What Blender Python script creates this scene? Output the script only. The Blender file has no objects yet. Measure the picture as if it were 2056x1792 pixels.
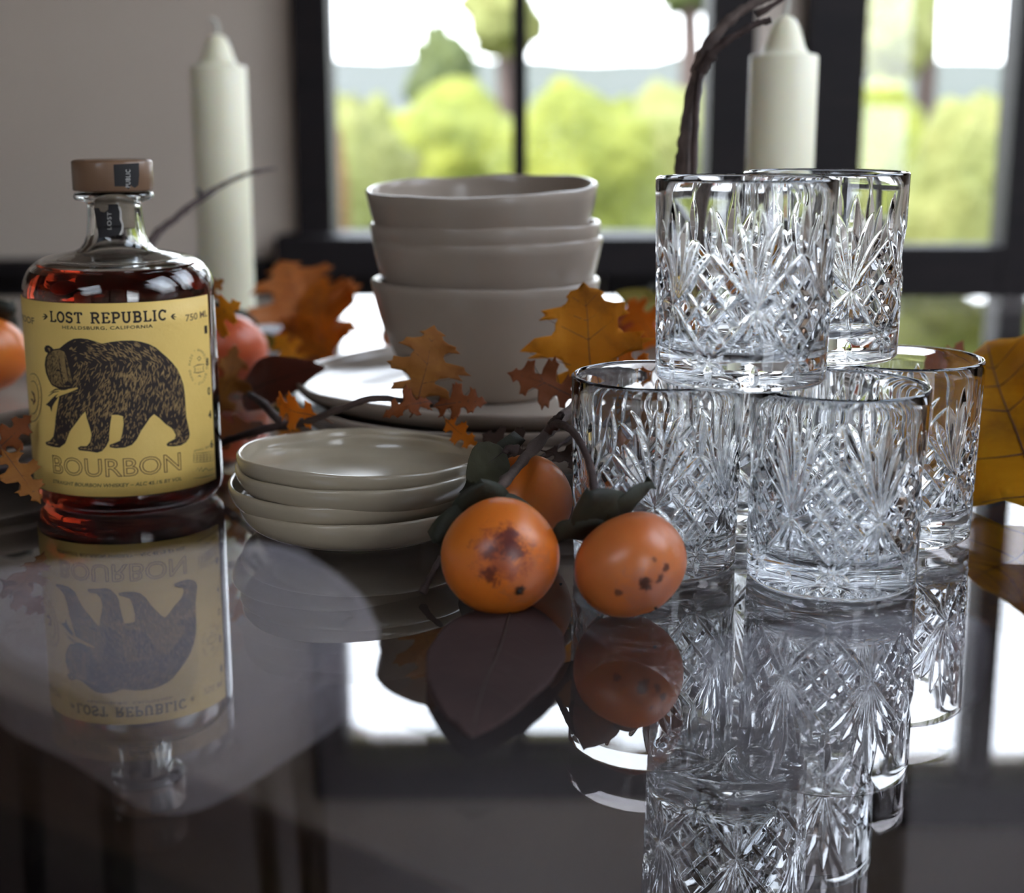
import bpy, bmesh, math, random
import numpy as np
from mathutils import Vector, Matrix, noise
from mathutils.geometry import tessellate_polygon

sc = bpy.context.scene
COL = sc.collection
R = math.radians

# ------------------------------------------------------------------ camera
F_PX, CX, CY = 2950.0, 1028.0, 896.0
PITCH = R(12.63)
HC = 0.193                      # height of the lens above the table top (z = 0)
cam_d = bpy.data.cameras.new('camera')
cam = bpy.data.objects.new('camera', cam_d)
COL.objects.link(cam)
cam.location = (0, 0, HC)
cam.rotation_euler = (math.pi/2 - PITCH, 0, 0)
cam_d.sensor_fit = 'HORIZONTAL'
cam_d.sensor_width = 36.0
cam_d.lens = 36.0*F_PX/2056.0
cam_d.clip_start = 0.01
cam_d.dof.use_dof = True
cam_d.dof.focus_distance = 0.645
cam_d.dof.aperture_fstop = 6.2
sc.camera = cam

# ------------------------------------------------------------------ sky, sun, exposure
wd = bpy.data.worlds.new('sky'); sc.world = wd
wd.use_nodes = True
wn = wd.node_tree; wn.nodes.clear()
o_ = wn.nodes.new('ShaderNodeOutputWorld'); b_ = wn.nodes.new('ShaderNodeBackground')
tc_ = wn.nodes.new('ShaderNodeTexCoord'); sp_ = wn.nodes.new('ShaderNodeSeparateXYZ')
rp_ = wn.nodes.new('ShaderNodeValToRGB')
rp_.color_ramp.elements[0].position = 0.0; rp_.color_ramp.elements[0].color = (0.93, 0.96, 1.0, 1)
rp_.color_ramp.elements[1].position = 0.9; rp_.color_ramp.elements[1].color = (0.70, 0.80, 1.0, 1)
wn.links.new(tc_.outputs['Generated'], sp_.inputs[0])
wn.links.new(sp_.outputs['Z'], rp_.inputs[0])
wn.links.new(rp_.outputs[0], b_.inputs['Color'])
b_.inputs['Strength'].default_value = 2.3
wn.links.new(b_.outputs[0], o_.inputs[0])

sun_d = bpy.data.lights.new('sun', 'SUN'); sun = bpy.data.objects.new('sun', sun_d)
COL.objects.link(sun)
sun_d.energy = 2.6; sun_d.color = (1.0, 0.93, 0.8); sun_d.angle = R(1.0)
sun.rotation_euler = (R(16), R(-36), 0)

vs = sc.view_settings
vs.view_transform = 'Standard'; vs.look = 'None'; vs.gamma = 1.0
vs.use_curve_mapping = False
vs.exposure = 1.85
try:
    cy = sc.cycles
    cy.max_bounces = 14; cy.transmission_bounces = 14; cy.glossy_bounces = 6
    cy.diffuse_bounces = 4; cy.transparent_max_bounces = 20
    cy.use_adaptive_sampling = True; cy.adaptive_threshold = 0.07
    cy.sample_clamp_indirect = 12.0
    cy.use_denoising = True
except Exception:
    pass

# ------------------------------------------------------------------ pixel helpers (photograph frame -> place)
FW = Vector((0, math.cos(PITCH), -math.sin(PITCH)))
UP = Vector((0, math.sin(PITCH), math.cos(PITCH)))
CAM = Vector((0, 0, HC))
def ray(u, v):
    return FW + Vector((1, 0, 0))*((u-CX)/F_PX) + UP*((CY-v)/F_PX)
def at(u, v, d):                 # point at ground distance d
    r = ray(u, v); return CAM + r*(d/r.y)
def onz(u, v, z=0.0):            # point at height z
    r = ray(u, v); return CAM + r*((z-HC)/r.z)

# ------------------------------------------------------------------ object helpers
def setp(o, label=None, cat=None, group=None, kind=None):
    if label: o['label'] = label
    if cat: o['category'] = cat
    if group: o['group'] = group
    if kind: o['kind'] = kind
    return o
def mesh_obj(name, verts, faces, mat=None, parent=None, smooth=True):
    me = bpy.data.meshes.new(name)
    me.from_pydata([tuple(v) for v in verts], [], [tuple(f) for f in faces])
    me.update()
    if smooth:
        me.polygons.foreach_set('use_smooth', [True]*len(me.polygons))
    o = bpy.data.objects.new(name, me); COL.objects.link(o)
    if mat: me.materials.append(mat)
    if parent: o.parent = parent
    return o
def bm_obj(name, bm, mat=None, parent=None, smooth=False):
    me = bpy.data.meshes.new(name); bm.to_mesh(me); bm.free()
    if smooth:
        me.polygons.foreach_set('use_smooth', [True]*len(me.polygons))
    o = bpy.data.objects.new(name, me); COL.objects.link(o)
    if mat: me.materials.append(mat)
    if parent: o.parent = parent
    return o
def empty(name, loc=(0, 0, 0), rz=0.0):
    o = bpy.data.objects.new(name, None); COL.objects.link(o)
    o.location = loc; o.rotation_euler = (0, 0, rz); o.empty_display_size = 0.02
    return o
def box(name, lo, hi, mat=None, parent=None, bevel=0.0):
    bm = bmesh.new()
    bmesh.ops.create_cube(bm, size=1.0)
    lo, hi = Vector(lo), Vector(hi)
    for v in bm.verts:
        v.co = Vector([(lo[i]+hi[i])/2 + v.co[i]*(hi[i]-lo[i]) for i in range(3)])
    if bevel > 0:
        bmesh.ops.bevel(bm, geom=bm.edges[:], offset=bevel, segments=2, affect='EDGES', profile=0.6)
    return bm_obj(name, bm, mat, parent)
def extrude_poly(name, pts, axis_vec, mat=None, parent=None):
    n = len(pts); a = Vector(axis_vec)
    vs_ = [Vector(p) for p in pts] + [Vector(p)+a for p in pts]
    fs = [tuple(range(n)), tuple(range(2*n-1, n-1, -1))]
    for i in range(n):
        j = (i+1) % n
        fs.append((i, i+n, j+n, j))
    o = mesh_obj(name, vs_, fs, mat, parent, smooth=False)
    bm = bmesh.new(); bm.from_mesh(o.data); bmesh.ops.recalc_face_normals(bm, faces=bm.faces[:]); bm.to_mesh(o.data); bm.free()
    return o
def lathe_data(prof, n=96, fn=None):
    """prof: list of (r, z); r == 0 closes on the axis. fn(r, z, ang, k) -> (r, z)"""
    verts, rings = [], []
    for k, (r, z) in enumerate(prof):
        if r <= 1e-9:
            rr, zz = (0, z)
            if fn: _, zz = fn(0, z, 0, k)
            rings.append([len(verts)]); verts.append((0, 0, zz))
        else:
            ring = []
            for i in range(n):
                a = 2*math.pi*i/n
                rr, zz = (r, z) if fn is None else fn(r, z, a, k)
                ring.append(len(verts)); verts.append((rr*math.cos(a), rr*math.sin(a), zz))
            rings.append(ring)
    faces = []
    for A, B in zip(rings, rings[1:]):
        if len(A) == 1 and len(B) == 1: continue
        for i in range(n):
            j = (i+1) % n
            if len(A) == 1: faces.append((A[0], B[j], B[i]))
            elif len(B) == 1: faces.append((A[i], A[j], B[0]))
            else: faces.append((A[i], A[j], B[j], B[i]))
    return verts, faces
def fix_normals(o):
    bm = bmesh.new(); bm.from_mesh(o.data); bmesh.ops.recalc_face_normals(bm, faces=bm.faces[:]); bm.to_mesh(o.data); bm.free()
    return o
def lathe(name, prof, mat=None, parent=None, n=96, fn=None):
    v, f = lathe_data(prof, n, fn)
    return fix_normals(mesh_obj(name, v, f, mat, parent))
def catmull(pts, sub=6):
    P = [Vector(p) for p in pts]
    P = [P[0]*2-P[1]] + P + [P[-1]*2-P[-2]]
    out = []
    for i in range(1, len(P)-2):
        for k in range(sub):
            t = k/sub
            out.append(0.5*((2*P[i]) + (P[i+1]-P[i-1])*t + (2*P[i-1]-5*P[i]+4*P[i+1]-P[i+2])*t*t
                            + (-P[i-1]+3*P[i]-3*P[i+1]+P[i+2])*t**3))
    out.append(P[-2]); return out
def tube_data(pts, rads, n=8, sub=6, rough=0.0, seed=0, base=0):
    C = catmull(pts, sub) if sub > 1 else [Vector(p) for p in pts]
    m = len(C); rnd = random.Random(seed)
    verts, faces = [], []
    t0 = (C[1]-C[0]).normalized()
    nrm = t0.orthogonal().normalized()
    for i, c in enumerate(C):
        t = (C[min(i+1, m-1)]-C[max(i-1, 0)]).normalized()
        nrm = (nrm - t*nrm.dot(t)).normalized(); b = t.cross(nrm)
        s = i/(m-1)*(len(rads)-1); k = min(int(s), len(rads)-2) if len(rads) > 1 else 0
        r = rads[0] if len(rads) == 1 else rads[k]*(1-(s-k)) + rads[k+1]*(s-k)
        knob = 1 + rough*1.6*max(0, noise.noise((i*0.37, seed*3.1, 0.5)))
        for j in range(n):
            a = 2*math.pi*j/n
            q = r*knob*(1 + rough*(rnd.random()-0.5))
            verts.append(c + nrm*(q*math.cos(a)) + b*(q*math.sin(a)))
    for i in range(m-1):
        for j in range(n):
            jj = (j+1) % n
            faces.append((base+i*n+j, base+i*n+jj, base+(i+1)*n+jj, base+(i+1)*n+j))
    faces.append(tuple(base+j for j in range(n-1, -1, -1)))
    faces.append(tuple(base+(m-1)*n+j for j in range(n)))
    return verts, faces
def tube(name, pts, rads, mat=None, parent=None, **kw):
    v, f = tube_data(pts, rads, **kw); return mesh_obj(name, v, f, mat, parent)

# ------------------------------------------------------------------ materials
class N:
    def __init__(s, name):
        s.m = bpy.data.materials.new(name); s.m.use_nodes = True
        s.t = s.m.node_tree; s.t.nodes.clear()
        s.out = s.add('ShaderNodeOutputMaterial')
    def add(s, kind, **kw):
        n = s.t.nodes.new(kind)
        for k, v in kw.items(): setattr(n, k, v)
        return n
    def ln(s, a, b): s.t.links.new(a, b)
    def noise(s, scale=5, detail=4, rough=0.55, coord='Object', dist=0.0, stretch=None):
        tc = s.add('ShaderNodeTexCoord'); n = s.add('ShaderNodeTexNoise')
        n.inputs['Scale'].default_value = scale; n.inputs['Detail'].default_value = detail
        n.inputs['Roughness'].default_value = rough; n.inputs['Distortion'].default_value = dist
        if stretch:
            mp = s.add('ShaderNodeMapping'); mp.inputs['Scale'].default_value = stretch
            s.ln(tc.outputs[coord], mp.inputs[0]); s.ln(mp.outputs[0], n.inputs['Vector'])
        else: s.ln(tc.outputs[coord], n.inputs['Vector'])
        return n.outputs['Fac']
    def ramp(s, fac, stops):
        r = s.add('ShaderNodeValToRGB'); e = r.color_ramp.elements
        while len(e) < len(stops): e.new(0.5)
        for k, (p, c) in enumerate(stops):
            e[k].position = p; e[k].color = (*c, 1)
        s.ln(fac, r.inputs[0]); return r.outputs[0]
    def math(s, op, a, b=None):
        n = s.add('ShaderNodeMath', operation=op)
        for i, x in enumerate((a, b)):
            if x is None: continue
            if isinstance(x, (int, float)): n.inputs[i].default_value = x
            else: s.ln(x, n.inputs[i])
        return n.outputs[0]
    def bsdf(s, color=None, rough=0.5, **kw):
        b = s.add('ShaderNodeBsdfPrincipled')
        if color is not None:
            if hasattr(color, 'links') or not isinstance(color, tuple): s.ln(color, b.inputs['Base Color'])
            else: b.inputs['Base Color'].default_value = (*color, 1)
        if isinstance(rough, (int, float)): b.inputs['Roughness'].default_value = rough
        else: s.ln(rough, b.inputs['Roughness'])
        for k, v in kw.items():
            key = k.replace('_', ' ')
            if key in b.inputs: b.inputs[key].default_value = v
        return b
    def bump(s, b, fac, strength=0.2, dist=0.001):
        n = s.add('ShaderNodeBump'); n.inputs['Strength'].default_value = strength
        n.inputs['Distance'].default_value = dist
        s.ln(fac, n.inputs['Height']); s.ln(n.outputs[0], b.inputs['Normal'])
    def done(s, shader):
        s.ln(shader.outputs[0] if hasattr(shader, 'outputs') else shader, s.out.inputs['Surface']); return s.m

def simple(name, c1, c2=None, scale=8, rough=0.5, bump=0.0, bscale=None, bdist=0.001, stretch=None, **kw):
    n = N(name)
    if c2 is None: c2 = tuple(x*0.85 for x in c1)
    f = n.noise(scale, stretch=stretch)
    b = n.bsdf(n.ramp(f, [(0.3, c1), (0.7, c2)]), rough, **kw)
    if bump > 0: n.bump(b, n.noise(bscale or scale*3, stretch=stretch), bump, bdist)
    return n.done(b)

def schlick_glass(name, tint, f0, rough=0.0):
    """clear pane: straight-through tint plus a mirror layer that grows at grazing angles"""
    n = N(name)
    g = n.add('ShaderNodeNewGeometry')
    d = n.add('ShaderNodeVectorMath', operation='DOT_PRODUCT')
    n.ln(g.outputs['Incoming'], d.inputs[0]); n.ln(g.outputs['Normal'], d.inputs[1])
    c = n.math('ABSOLUTE', d.outputs['Value'])
    p = n.math('POWER', n.math('SUBTRACT', 1.0, c), 5.0)
    fac = n.math('ADD', n.math('MULTIPLY', p, 1.0-f0), f0)
    t = n.add('ShaderNodeBsdfTransparent'); t.inputs[0].default_value = (*tint, 1)
    gl = n.add('ShaderNodeBsdfGlossy'); gl.inputs['Roughness'].default_value = rough
    gl.inputs['Color'].default_value = (1, 1, 1, 1)
    mx = n.add('ShaderNodeMixShader')
    n.ln(fac, mx.inputs[0]); n.ln(t.outputs[0], mx.inputs[1]); n.ln(gl.outputs[0], mx.inputs[2])
    return n.done(mx)
def glass(name, color=(1, 1, 1), ior=1.5, rough=0.0):
    n = N(name); g = n.add('ShaderNodeBsdfGlass')
    g.inputs['Color'].default_value = (*color, 1); g.inputs['IOR'].default_value = ior
    g.inputs['Roughness'].default_value = rough
    return n.done(g)

M = {}
M['wall'] = simple('plaster_wall', (0.78, 0.67, 0.57), (0.74, 0.63, 0.535), 3, 0.9, 0.2, 60)
M['darkwood'] = simple('dark_stained_wood', (0.012, 0.010, 0.012), (0.02, 0.015, 0.016), 6, 0.6, 0.1, 40, stretch=(1, 1, 8), Specular_IOR_Level=0.25)
M['ceiling'] = simple('brown_ceiling_boards', (0.16, 0.095, 0.062), (0.11, 0.066, 0.045), 4, 0.7, 0.2, 20, stretch=(1, 6, 1))
M['floor'] = simple('dark_floor_boards', (0.022, 0.014, 0.011), (0.04, 0.026, 0.019), 3, 0.5, 0.1, 30, stretch=(1, 8, 1))
M['pane'] = schlick_glass('window_pane', (0.97, 0.98, 0.98), 0.04)
M['table'] = schlick_glass('smoked_table_glass', (0.68, 0.655, 0.66), 0.11)
M['metal'] = simple('black_metal', (0.02, 0.02, 0.022), None, 10, 0.4, Metallic=0.8)
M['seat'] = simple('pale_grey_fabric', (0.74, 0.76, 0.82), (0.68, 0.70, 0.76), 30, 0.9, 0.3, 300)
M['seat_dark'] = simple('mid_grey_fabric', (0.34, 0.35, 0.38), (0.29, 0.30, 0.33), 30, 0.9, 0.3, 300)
M['crystal'] = glass('cut_crystal', (0.99, 0.995, 1.0), 1.54)
M['bottleglass'] = glass('bottle_glass', (0.98, 0.985, 0.98), 1.5)
M['ceramic'] = simple('glazed_stoneware', (0.37, 0.305, 0.25), (0.33, 0.27, 0.22), 14, 0.20, 0.12, 45, 0.0015, Specular_IOR_Level=0.3, Coat_Weight=0.08, Coat_Roughness=0.06)
M['ceramic2'] = simple('glazed_cream_stoneware', (0.44, 0.37, 0.27), (0.39, 0.33, 0.24), 20, 0.20, 0.12, 60, 0.001, Coat_Weight=0.3, Coat_Roughness=0.06)
M['foot'] = simple('unglazed_foot', (0.35, 0.31, 0.27), None, 30, 0.8)
M['white_dish'] = simple('white_porcelain', (0.75, 0.75, 0.76), None, 10, 0.2)
n = N('candle_wax'); b = n.bsdf(n.ramp(n.noise(6), [(0.3, (0.92, 0.88, 0.68)), (0.7, (0.88, 0.84, 0.62))]), 0.42,
        Subsurface_Weight=0.35, Subsurface_Scale=0.012)
b.inputs['Subsurface Radius'].default_value = (1.0, 0.8, 0.5); M['wax'] = n.done(b)
M['wick'] = simple('cotton_wick', (0.70, 0.68, 0.60), None, 200, 0.9)
M['bark'] = simple('twig_bark', (0.075, 0.045, 0.038), (0.03, 0.018, 0.016), 60, 0.75, 0.8, 220, 0.0008)
M['bark_grey'] = simple('grey_twig_bark', (0.16, 0.115, 0.095), (0.06, 0.04, 0.035), 70, 0.8, 0.8, 240, 0.0008)
M['calyx'] = simple('dried_calyx', (0.030, 0.034, 0.018), (0.015, 0.014, 0.009), 60, 0.7, 0.5, 200)
M['tip'] = simple('black_blossom_tip', (0.008, 0.006, 0.005), None, 60, 0.7)
M['label'] = simple('kraft_gold_label', (0.82, 0.57, 0.165), (0.76, 0.52, 0.14), 40, 0.55, 0.35, 420, 0.0005)
M['ink'] = simple('dark_brown_ink', (0.022, 0.012, 0.010), None, 100, 0.65)
M['ink_soft'] = simple('sepia_ink', (0.16, 0.095, 0.045), None, 100, 0.65)
M['ink_red'] = simple('rust_ink', (0.13, 0.045, 0.022), None, 100, 0.65)
M['fur'] = simple('fur_highlight_ink', (0.40, 0.26, 0.10), (0.24, 0.15, 0.06), 300, 0.65)
M['face'] = simple('face_tan_ink', (0.36, 0.235, 0.085), (0.20, 0.13, 0.05), 420, 0.65)
M['paper_black'] = simple('black_paper_seal', (0.010, 0.008, 0.009), None, 80, 0.7)
M['paper_edge'] = simple('torn_paper_edge', (0.55, 0.52, 0.48), None, 80, 0.8)
M['print_white'] = simple('pale_print', (0.55, 0.53, 0.50), None, 80, 0.7)
M['cork'] = simple('walnut_stopper', (0.21, 0.115, 0.062), (0.13, 0.07, 0.037), 30, 0.45, 0.15, 120, stretch=(1, 1, 0.15), Coat_Weight=0.2)
M['stopper'] = simple('pale_stopper_plug', (0.45, 0.36, 0.27), None, 40, 0.8)

n = N('amber_whiskey'); g = n.add('ShaderNodeBsdfGlass'); g.inputs['IOR'].default_value = 1.36
g.inputs['Color'].default_value = (1, 1, 1, 1)
va = n.add('ShaderNodeVolumeAbsorption'); va.inputs['Color'].default_value = (0.70, 0.25, 0.05, 1); va.inputs['Density'].default_value = 80.0
n.ln(va.outputs[0], n.out.inputs['Volume']); M['whiskey'] = n.done(g)

def leaf_mat(name, c1, c2, c3, gloss=0.5, trans=0.35, scale=28):
    n = N(name)
    f = n.noise(scale, 6, 0.65, dist=0.6)
    col = n.ramp(f, [(0.28, c1), (0.52, c2), (0.76, c3)])
    b = n.bsdf(col, gloss+0.15, Specular_IOR_Level=0.3); n.bump(b, n.noise(scale*5), 0.5, 0.0007)
    t = n.add('ShaderNodeBsdfTranslucent'); n.ln(col, t.inputs[0])
    mx = n.add('ShaderNodeMixShader'); mx.inputs[0].default_value = trans
    n.ln(b.outputs[0], mx.inputs[1]); n.ln(t.outputs[0], mx.inputs[2])
    return n.done(mx)
M['leaf_orange'] = leaf_mat('orange_oak_leaf', (0.74, 0.24, 0.015), (0.64, 0.18, 0.012), (0.38, 0.09, 0.01))
M['leaf_gold'] = leaf_mat('golden_oak_leaf', (0.78, 0.33, 0.015), (0.68, 0.26, 0.012), (0.40, 0.14, 0.012))
M['leaf_yellow'] = leaf_mat('yellow_oak_leaf', (0.80, 0.48, 0.03), (0.66, 0.36, 0.02), (0.42, 0.20, 0.02), 0.5, 0.6)
M['leaf_brown'] = leaf_mat('brown_oak_leaf', (0.40, 0.165, 0.03), (0.28, 0.10, 0.02), (0.15, 0.05, 0.013))
M['leaf_rust'] = leaf_mat('rust_oak_leaf', (0.30, 0.085, 0.02), (0.22, 0.058, 0.016), (0.12, 0.034, 0.012))
M['leaf_dark'] = leaf_mat('dark_dry_leaf', (0.07, 0.038, 0.025), (0.045, 0.026, 0.02), (0.03, 0.018, 0.014), 0.6, 0.1)
M['leaf_mauve'] = leaf_mat('mauve_brown_leaf', (0.048, 0.026, 0.024), (0.042, 0.022, 0.020), (0.032, 0.017, 0.016), 0.75, 0.05, 16)
M['leaf_red'] = leaf_mat('red_brown_leaf', (0.24, 0.07, 0.045), (0.18, 0.05, 0.032), (0.12, 0.035, 0.022), 0.35, 0.2, 20)
M['leaf_olive'] = leaf_mat('olive_leaf', (0.26, 0.20, 0.03), (0.19, 0.15, 0.022), (0.12, 0.09, 0.015))
M['leaf_blush'] = leaf_mat('blush_orange_leaf', (0.62, 0.27, 0.11), (0.55, 0.18, 0.04), (0.42, 0.12, 0.02))
M['leaf_calyx'] = leaf_mat('dark_olive_leaf', (0.065, 0.062, 0.032), (0.05, 0.045, 0.024), (0.03, 0.026, 0.015), 0.6, 0.1)
M['vein'] = simple('leaf_vein_brown', (0.13, 0.05, 0.016), None, 60, 0.7)
M['vein_dark'] = simple('leaf_vein_dark', (0.03, 0.016, 0.012), None, 60, 0.7)
M['vein_light'] = simple('leaf_vein_tan', (0.42, 0.22, 0.06), None, 60, 0.7)

def persimmon_mat(name, spots, c1=(0.72, 0.20, 0.022), c2=(0.60, 0.13, 0.016)):
    """orange skin with bruises at fixed places on the fruit (object space)"""
    n = N(name)
    tc = n.add('ShaderNodeTexCoord')
    col = n.ramp(n.noise(34, 5, 0.6), [(0.25, c1), (0.75, c2)])
    nz = n.noise(230, 5, 0.7, dist=0.4)
    for (p, r, c, amt) in spots:
        d = n.add('ShaderNodeVectorMath', operation='DISTANCE')
        n.ln(tc.outputs['Object'], d.inputs[0]); d.inputs[1].default_value = p
        k = n.math('ADD', d.outputs['Value'], n.math('MULTIPLY', n.math('SUBTRACT', nz, 0.5), r*2.6))
        mr = n.add('ShaderNodeMapRange'); mr.interpolation_type = 'SMOOTHSTEP'
        mr.inputs['From Min'].default_value = r*1.05; mr.inputs['From Max'].default_value = r*0.45
        mr.inputs['To Min'].default_value = 0; mr.inputs['To Max'].default_value = amt
        n.ln(k, mr.inputs['Value'])
        mx = n.add('ShaderNodeMix', data_type='RGBA')
        n.ln(mr.outputs[0], mx.inputs['Factor']); n.ln(col, mx.inputs['A']); mx.inputs['B'].default_value = (*c, 1)
        col = mx.outputs['Result']
    b = n.bsdf(col, 0.36, Subsurface_Weight=0.12, Subsurface_Scale=0.006, Coat_Weight=0.12, Coat_Roughness=0.25)
    n.bump(b, nz, 0.12, 0.0006)
    return n.done(b)

# ------------------------------------------------------------------ the room (an A-frame room, glazed gable ends)
YB, YR = 3.0, -2.4              # back wall, rear wall
ZF = -0.75
PK = 0.55                       # ridge x
def roof_z(x): return 1.82 - 0.48*abs(x-PK)
XL, XR = -2.35, 3.45
fl = box('floor', (XL-0.1, YR-0.1, ZF-0.1), (XR+0.1, YB+0.1, ZF), M['floor']); setp(fl, 'dark wooden floor seen through the glass table', kind='structure')
def roof_slab(name, x0, x1, y0, y1, mat, parent, t=0.15, lift=0.0):
    pts = [(x0, y0, roof_z(x0)+lift), (x1, y0, roof_z(x1)+lift), (x1, y0, roof_z(x1)+lift+t), (x0, y0, roof_z(x0)+lift+t)]
    return extrude_poly(name, pts, (0, y1-y0, 0), mat, parent)
RY0, RY1 = YR-0.3, YB+0.6
def roof_side(side, x0, x1, sky):
    e = empty('ceiling', (0, 0, 0)); setp(e, f'sloping brown ceiling on the {side} side', kind='structure')
    xa, xb, ya, yb = sky[0][0], sky[0][1], min(q[2] for q in sky), max(q[3] for q in sky)
    roof_slab('boarding', x0, xa, RY0, RY1, M['ceiling'], e); roof_slab('boarding', xb, x1, RY0, RY1, M['ceiling'], e)
    ys = [RY0] + [v for q in sky for v in (q[2], q[3])] + [RY1]
    for k in range(0, len(ys), 2): roof_slab('boarding', xa, xb, ys[k], ys[k+1], M['ceiling'], e)
    for q in sky: roof_slab('added_skylight_pane', xa, xb, q[2], q[3], M['pane'], e, 0.006, 0.07)  # unseen roof openings, added to let more sky light into the room
    for by in (-1.6, -0.3, 1.0, 2.3):
        qd = [(x0, by, roof_z(x0)-0.001), (x1, by, roof_z(x1)-0.001), (x1, by, roof_z(x1)-0.13), (x0, by, roof_z(x0)-0.13)]
        extrude_poly('rafter', qd, (0, 0.10, 0), M['darkwood'], e)
roof_side('left', XL-0.05, PK, [(-1.4, -0.5, -1.5, -0.7)])
roof_side('right', PK, XR+0.05, [(1.0, 2.5, -0.18, 0.80), (1.0, 2.5, 1.30, 2.28)])
for side, x in (('left', XL), ('right', XR)):
    w = box('wall_'+side, (x-0.1 if side == 'left' else x, YR-0.1, ZF), (x if side == 'left' else x+0.1, YB+0.1, roof_z(x)+0.02), M['wall'])
    setp(w, f'low plaster knee wall on the {side} side', kind='structure')

# back wall pieces around the openings (pixel columns read off the photograph at the wall plane)
def wx(u, v=250): return at(u, v, YB).x
def wz(v, u=1028): return at(u, v, YB).z
W1L, W1R = wx(622), wx(1452)           # window opening
D1L, D1R = wx(1668), wx(2420)          # glazed door opening
SILL = wz(512)
WTOP = 1.17
bw = empty('wall_back', (0, YB, ZF)); setp(bw, 'beige plaster wall around the windows', kind='structure')
def wall_piece(x0, x1, z0, z1, name='plaster_panel', m='wall'):
    # panel with a sloping top that follows the ceiling when z1 is None
    if z1 is None:
        xs = [x0] + ([PK] if x0 < PK < x1 else []) + [x1]
        pts = [(x0, 0, z0-ZF), (x1, 0, z0-ZF)] + [(x, 0, roof_z(x)+0.02-ZF) for x in reversed(xs)]
    else:
        pts = [(x0, 0, z0-ZF), (x1, 0, z0-ZF), (x1, 0, z1-ZF), (x0, 0, z1-ZF)]
    return extrude_poly(name, pts, (0, 0.12, 0), M[m], bw)
wall_piece(XL, W1L, ZF, None)
wall_piece(W1L, W1R, ZF, SILL)
wall_piece(W1L, W1R, WTOP, None)
wall_piece(W1R, D1L, ZF, None)
wall_piece(D1L, D1R, 1.22, None)
wall_piece(D1R, XR, ZF, None)

# dark wainscot and its rail along the back wall left of the door
RAILZ = wz(548, 300)
wsc = empty('trim_1', (0, YB, ZF)); setp(wsc, 'dark wooden wainscot below the beige wall', kind='structure')
xs = np.linspace(XL, D1L-0.09, 9)
for i in range(8):
    extrude_poly('panel', [(xs[i]+0.004, -0.03, 0), (xs[i+1]-0.004, -0.03, 0), (xs[i+1]-0.004, -0.03, RAILZ-ZF), (xs[i]+0.004, -0.03, RAILZ-ZF)], (0, 0.029, 0), M['darkwood'], wsc)
extrude_poly('rail', [(XL, -0.07, RAILZ-ZF), (D1L-0.09, -0.07, RAILZ-ZF), (D1L-0.09, -0.07, RAILZ-ZF+0.03), (XL, -0.07, RAILZ-ZF+0.03)], (0, 0.069, 0), M['darkwood'], wsc)

# window_1: dark frame, sill, mullion, panes
w1 = empty('window_1', (0, YB, SILL)); setp(w1, 'wide dark-framed window with one mullion above the plates', kind='structure')
def wbar(name, x0, x1, z0, z1, parent, y0=-0.04, y1=0.08, m='darkwood', ref=SILL):
    return extrude_poly(name, [(x0, y0, z0-ref), (x1, y0, z0-ref), (x1, y0, z1-ref), (x0, y0, z1-ref)], (0, y1-y0, 0), M[m], parent)
wbar('jamb', W1L-0.025, W1L+0.045, SILL, WTOP, w1)
wbar('jamb', W1R-0.035, W1R+0.055, SILL, WTOP, w1)
wbar('head', W1L-0.025, W1R+0.055, WTOP, WTOP+0.09, w1)
wbar('sill', W1L-0.06, W1R+0.07, SILL-0.03, SILL+0.045, w1, y0=-0.11)
wbar('apron', W1L-0.025, W1R+0.055, RAILZ+0.03, SILL-0.03, w1, y0=-0.035, y1=-0.001)
MX = wx(1043)
wbar('mullion', MX-0.015, MX+0.015, SILL+0.04, WTOP, w1, y0=-0.02, y1=0.06)
wbar('pane', W1L+0.04, MX-0.013, SILL+0.04, WTOP, w1, 0.02, 0.026, 'pane')
wbar('pane', MX+0.013, W1R-0.03, SILL+0.04, WTOP, w1, 0.02, 0.026, 'pane')

# door_1: glazed door on the right with a lock rail and a lower light
d1 = empty('door_1', (0, YB, ZF)); setp(d1, 'dark glazed door with a wide middle rail behind the glasses', kind='structure')
DT = 1.22
def dbar(name, x0, x1, z0, z1, y0=-0.05, y1=0.07, m='darkwood'): return wbar(name, x0, x1, z0, z1, d1, y0, y1, m, ZF)
dbar('jamb', D1L-0.06, D1L+0.04, ZF, DT)
dbar('stile', D1L+0.042, D1L+0.06, ZF, DT, -0.02, 0.05)
dbar('jamb', D1R-0.04, D1R+0.06, ZF, DT)
MX2 = wx(2047, 300)
dbar('stile', MX2-0.028, MX2+0.028, ZF, DT, -0.03, 0.06)
dbar('head', D1L-0.06, D1R+0.06, DT, DT+0.1)
zr0, zr1 = wz(612, 1850), wz(492, 1850)
dbar('lock_rail', D1L+0.04, MX2-0.03, zr0, zr1, -0.03, 0.06)
dbar('lock_rail', MX2+0.03, D1R-0.04, zr0, zr1, -0.03, 0.06)
zb = wz(745, 1850)
dbar('bottom_rail', D1L+0.04, D1R-0.04, ZF, zb, -0.03, 0.06)
for (a, b2) in ((D1L+0.055, MX2-0.026), (MX2+0.026, D1R-0.035)):
    dbar('pane', a, b2, zr1-0.005, DT, 0.015, 0.021, 'pane')
    dbar('pane', a, b2, zb-0.005, zr0+0.005, 0.015, 0.021, 'pane')

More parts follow.
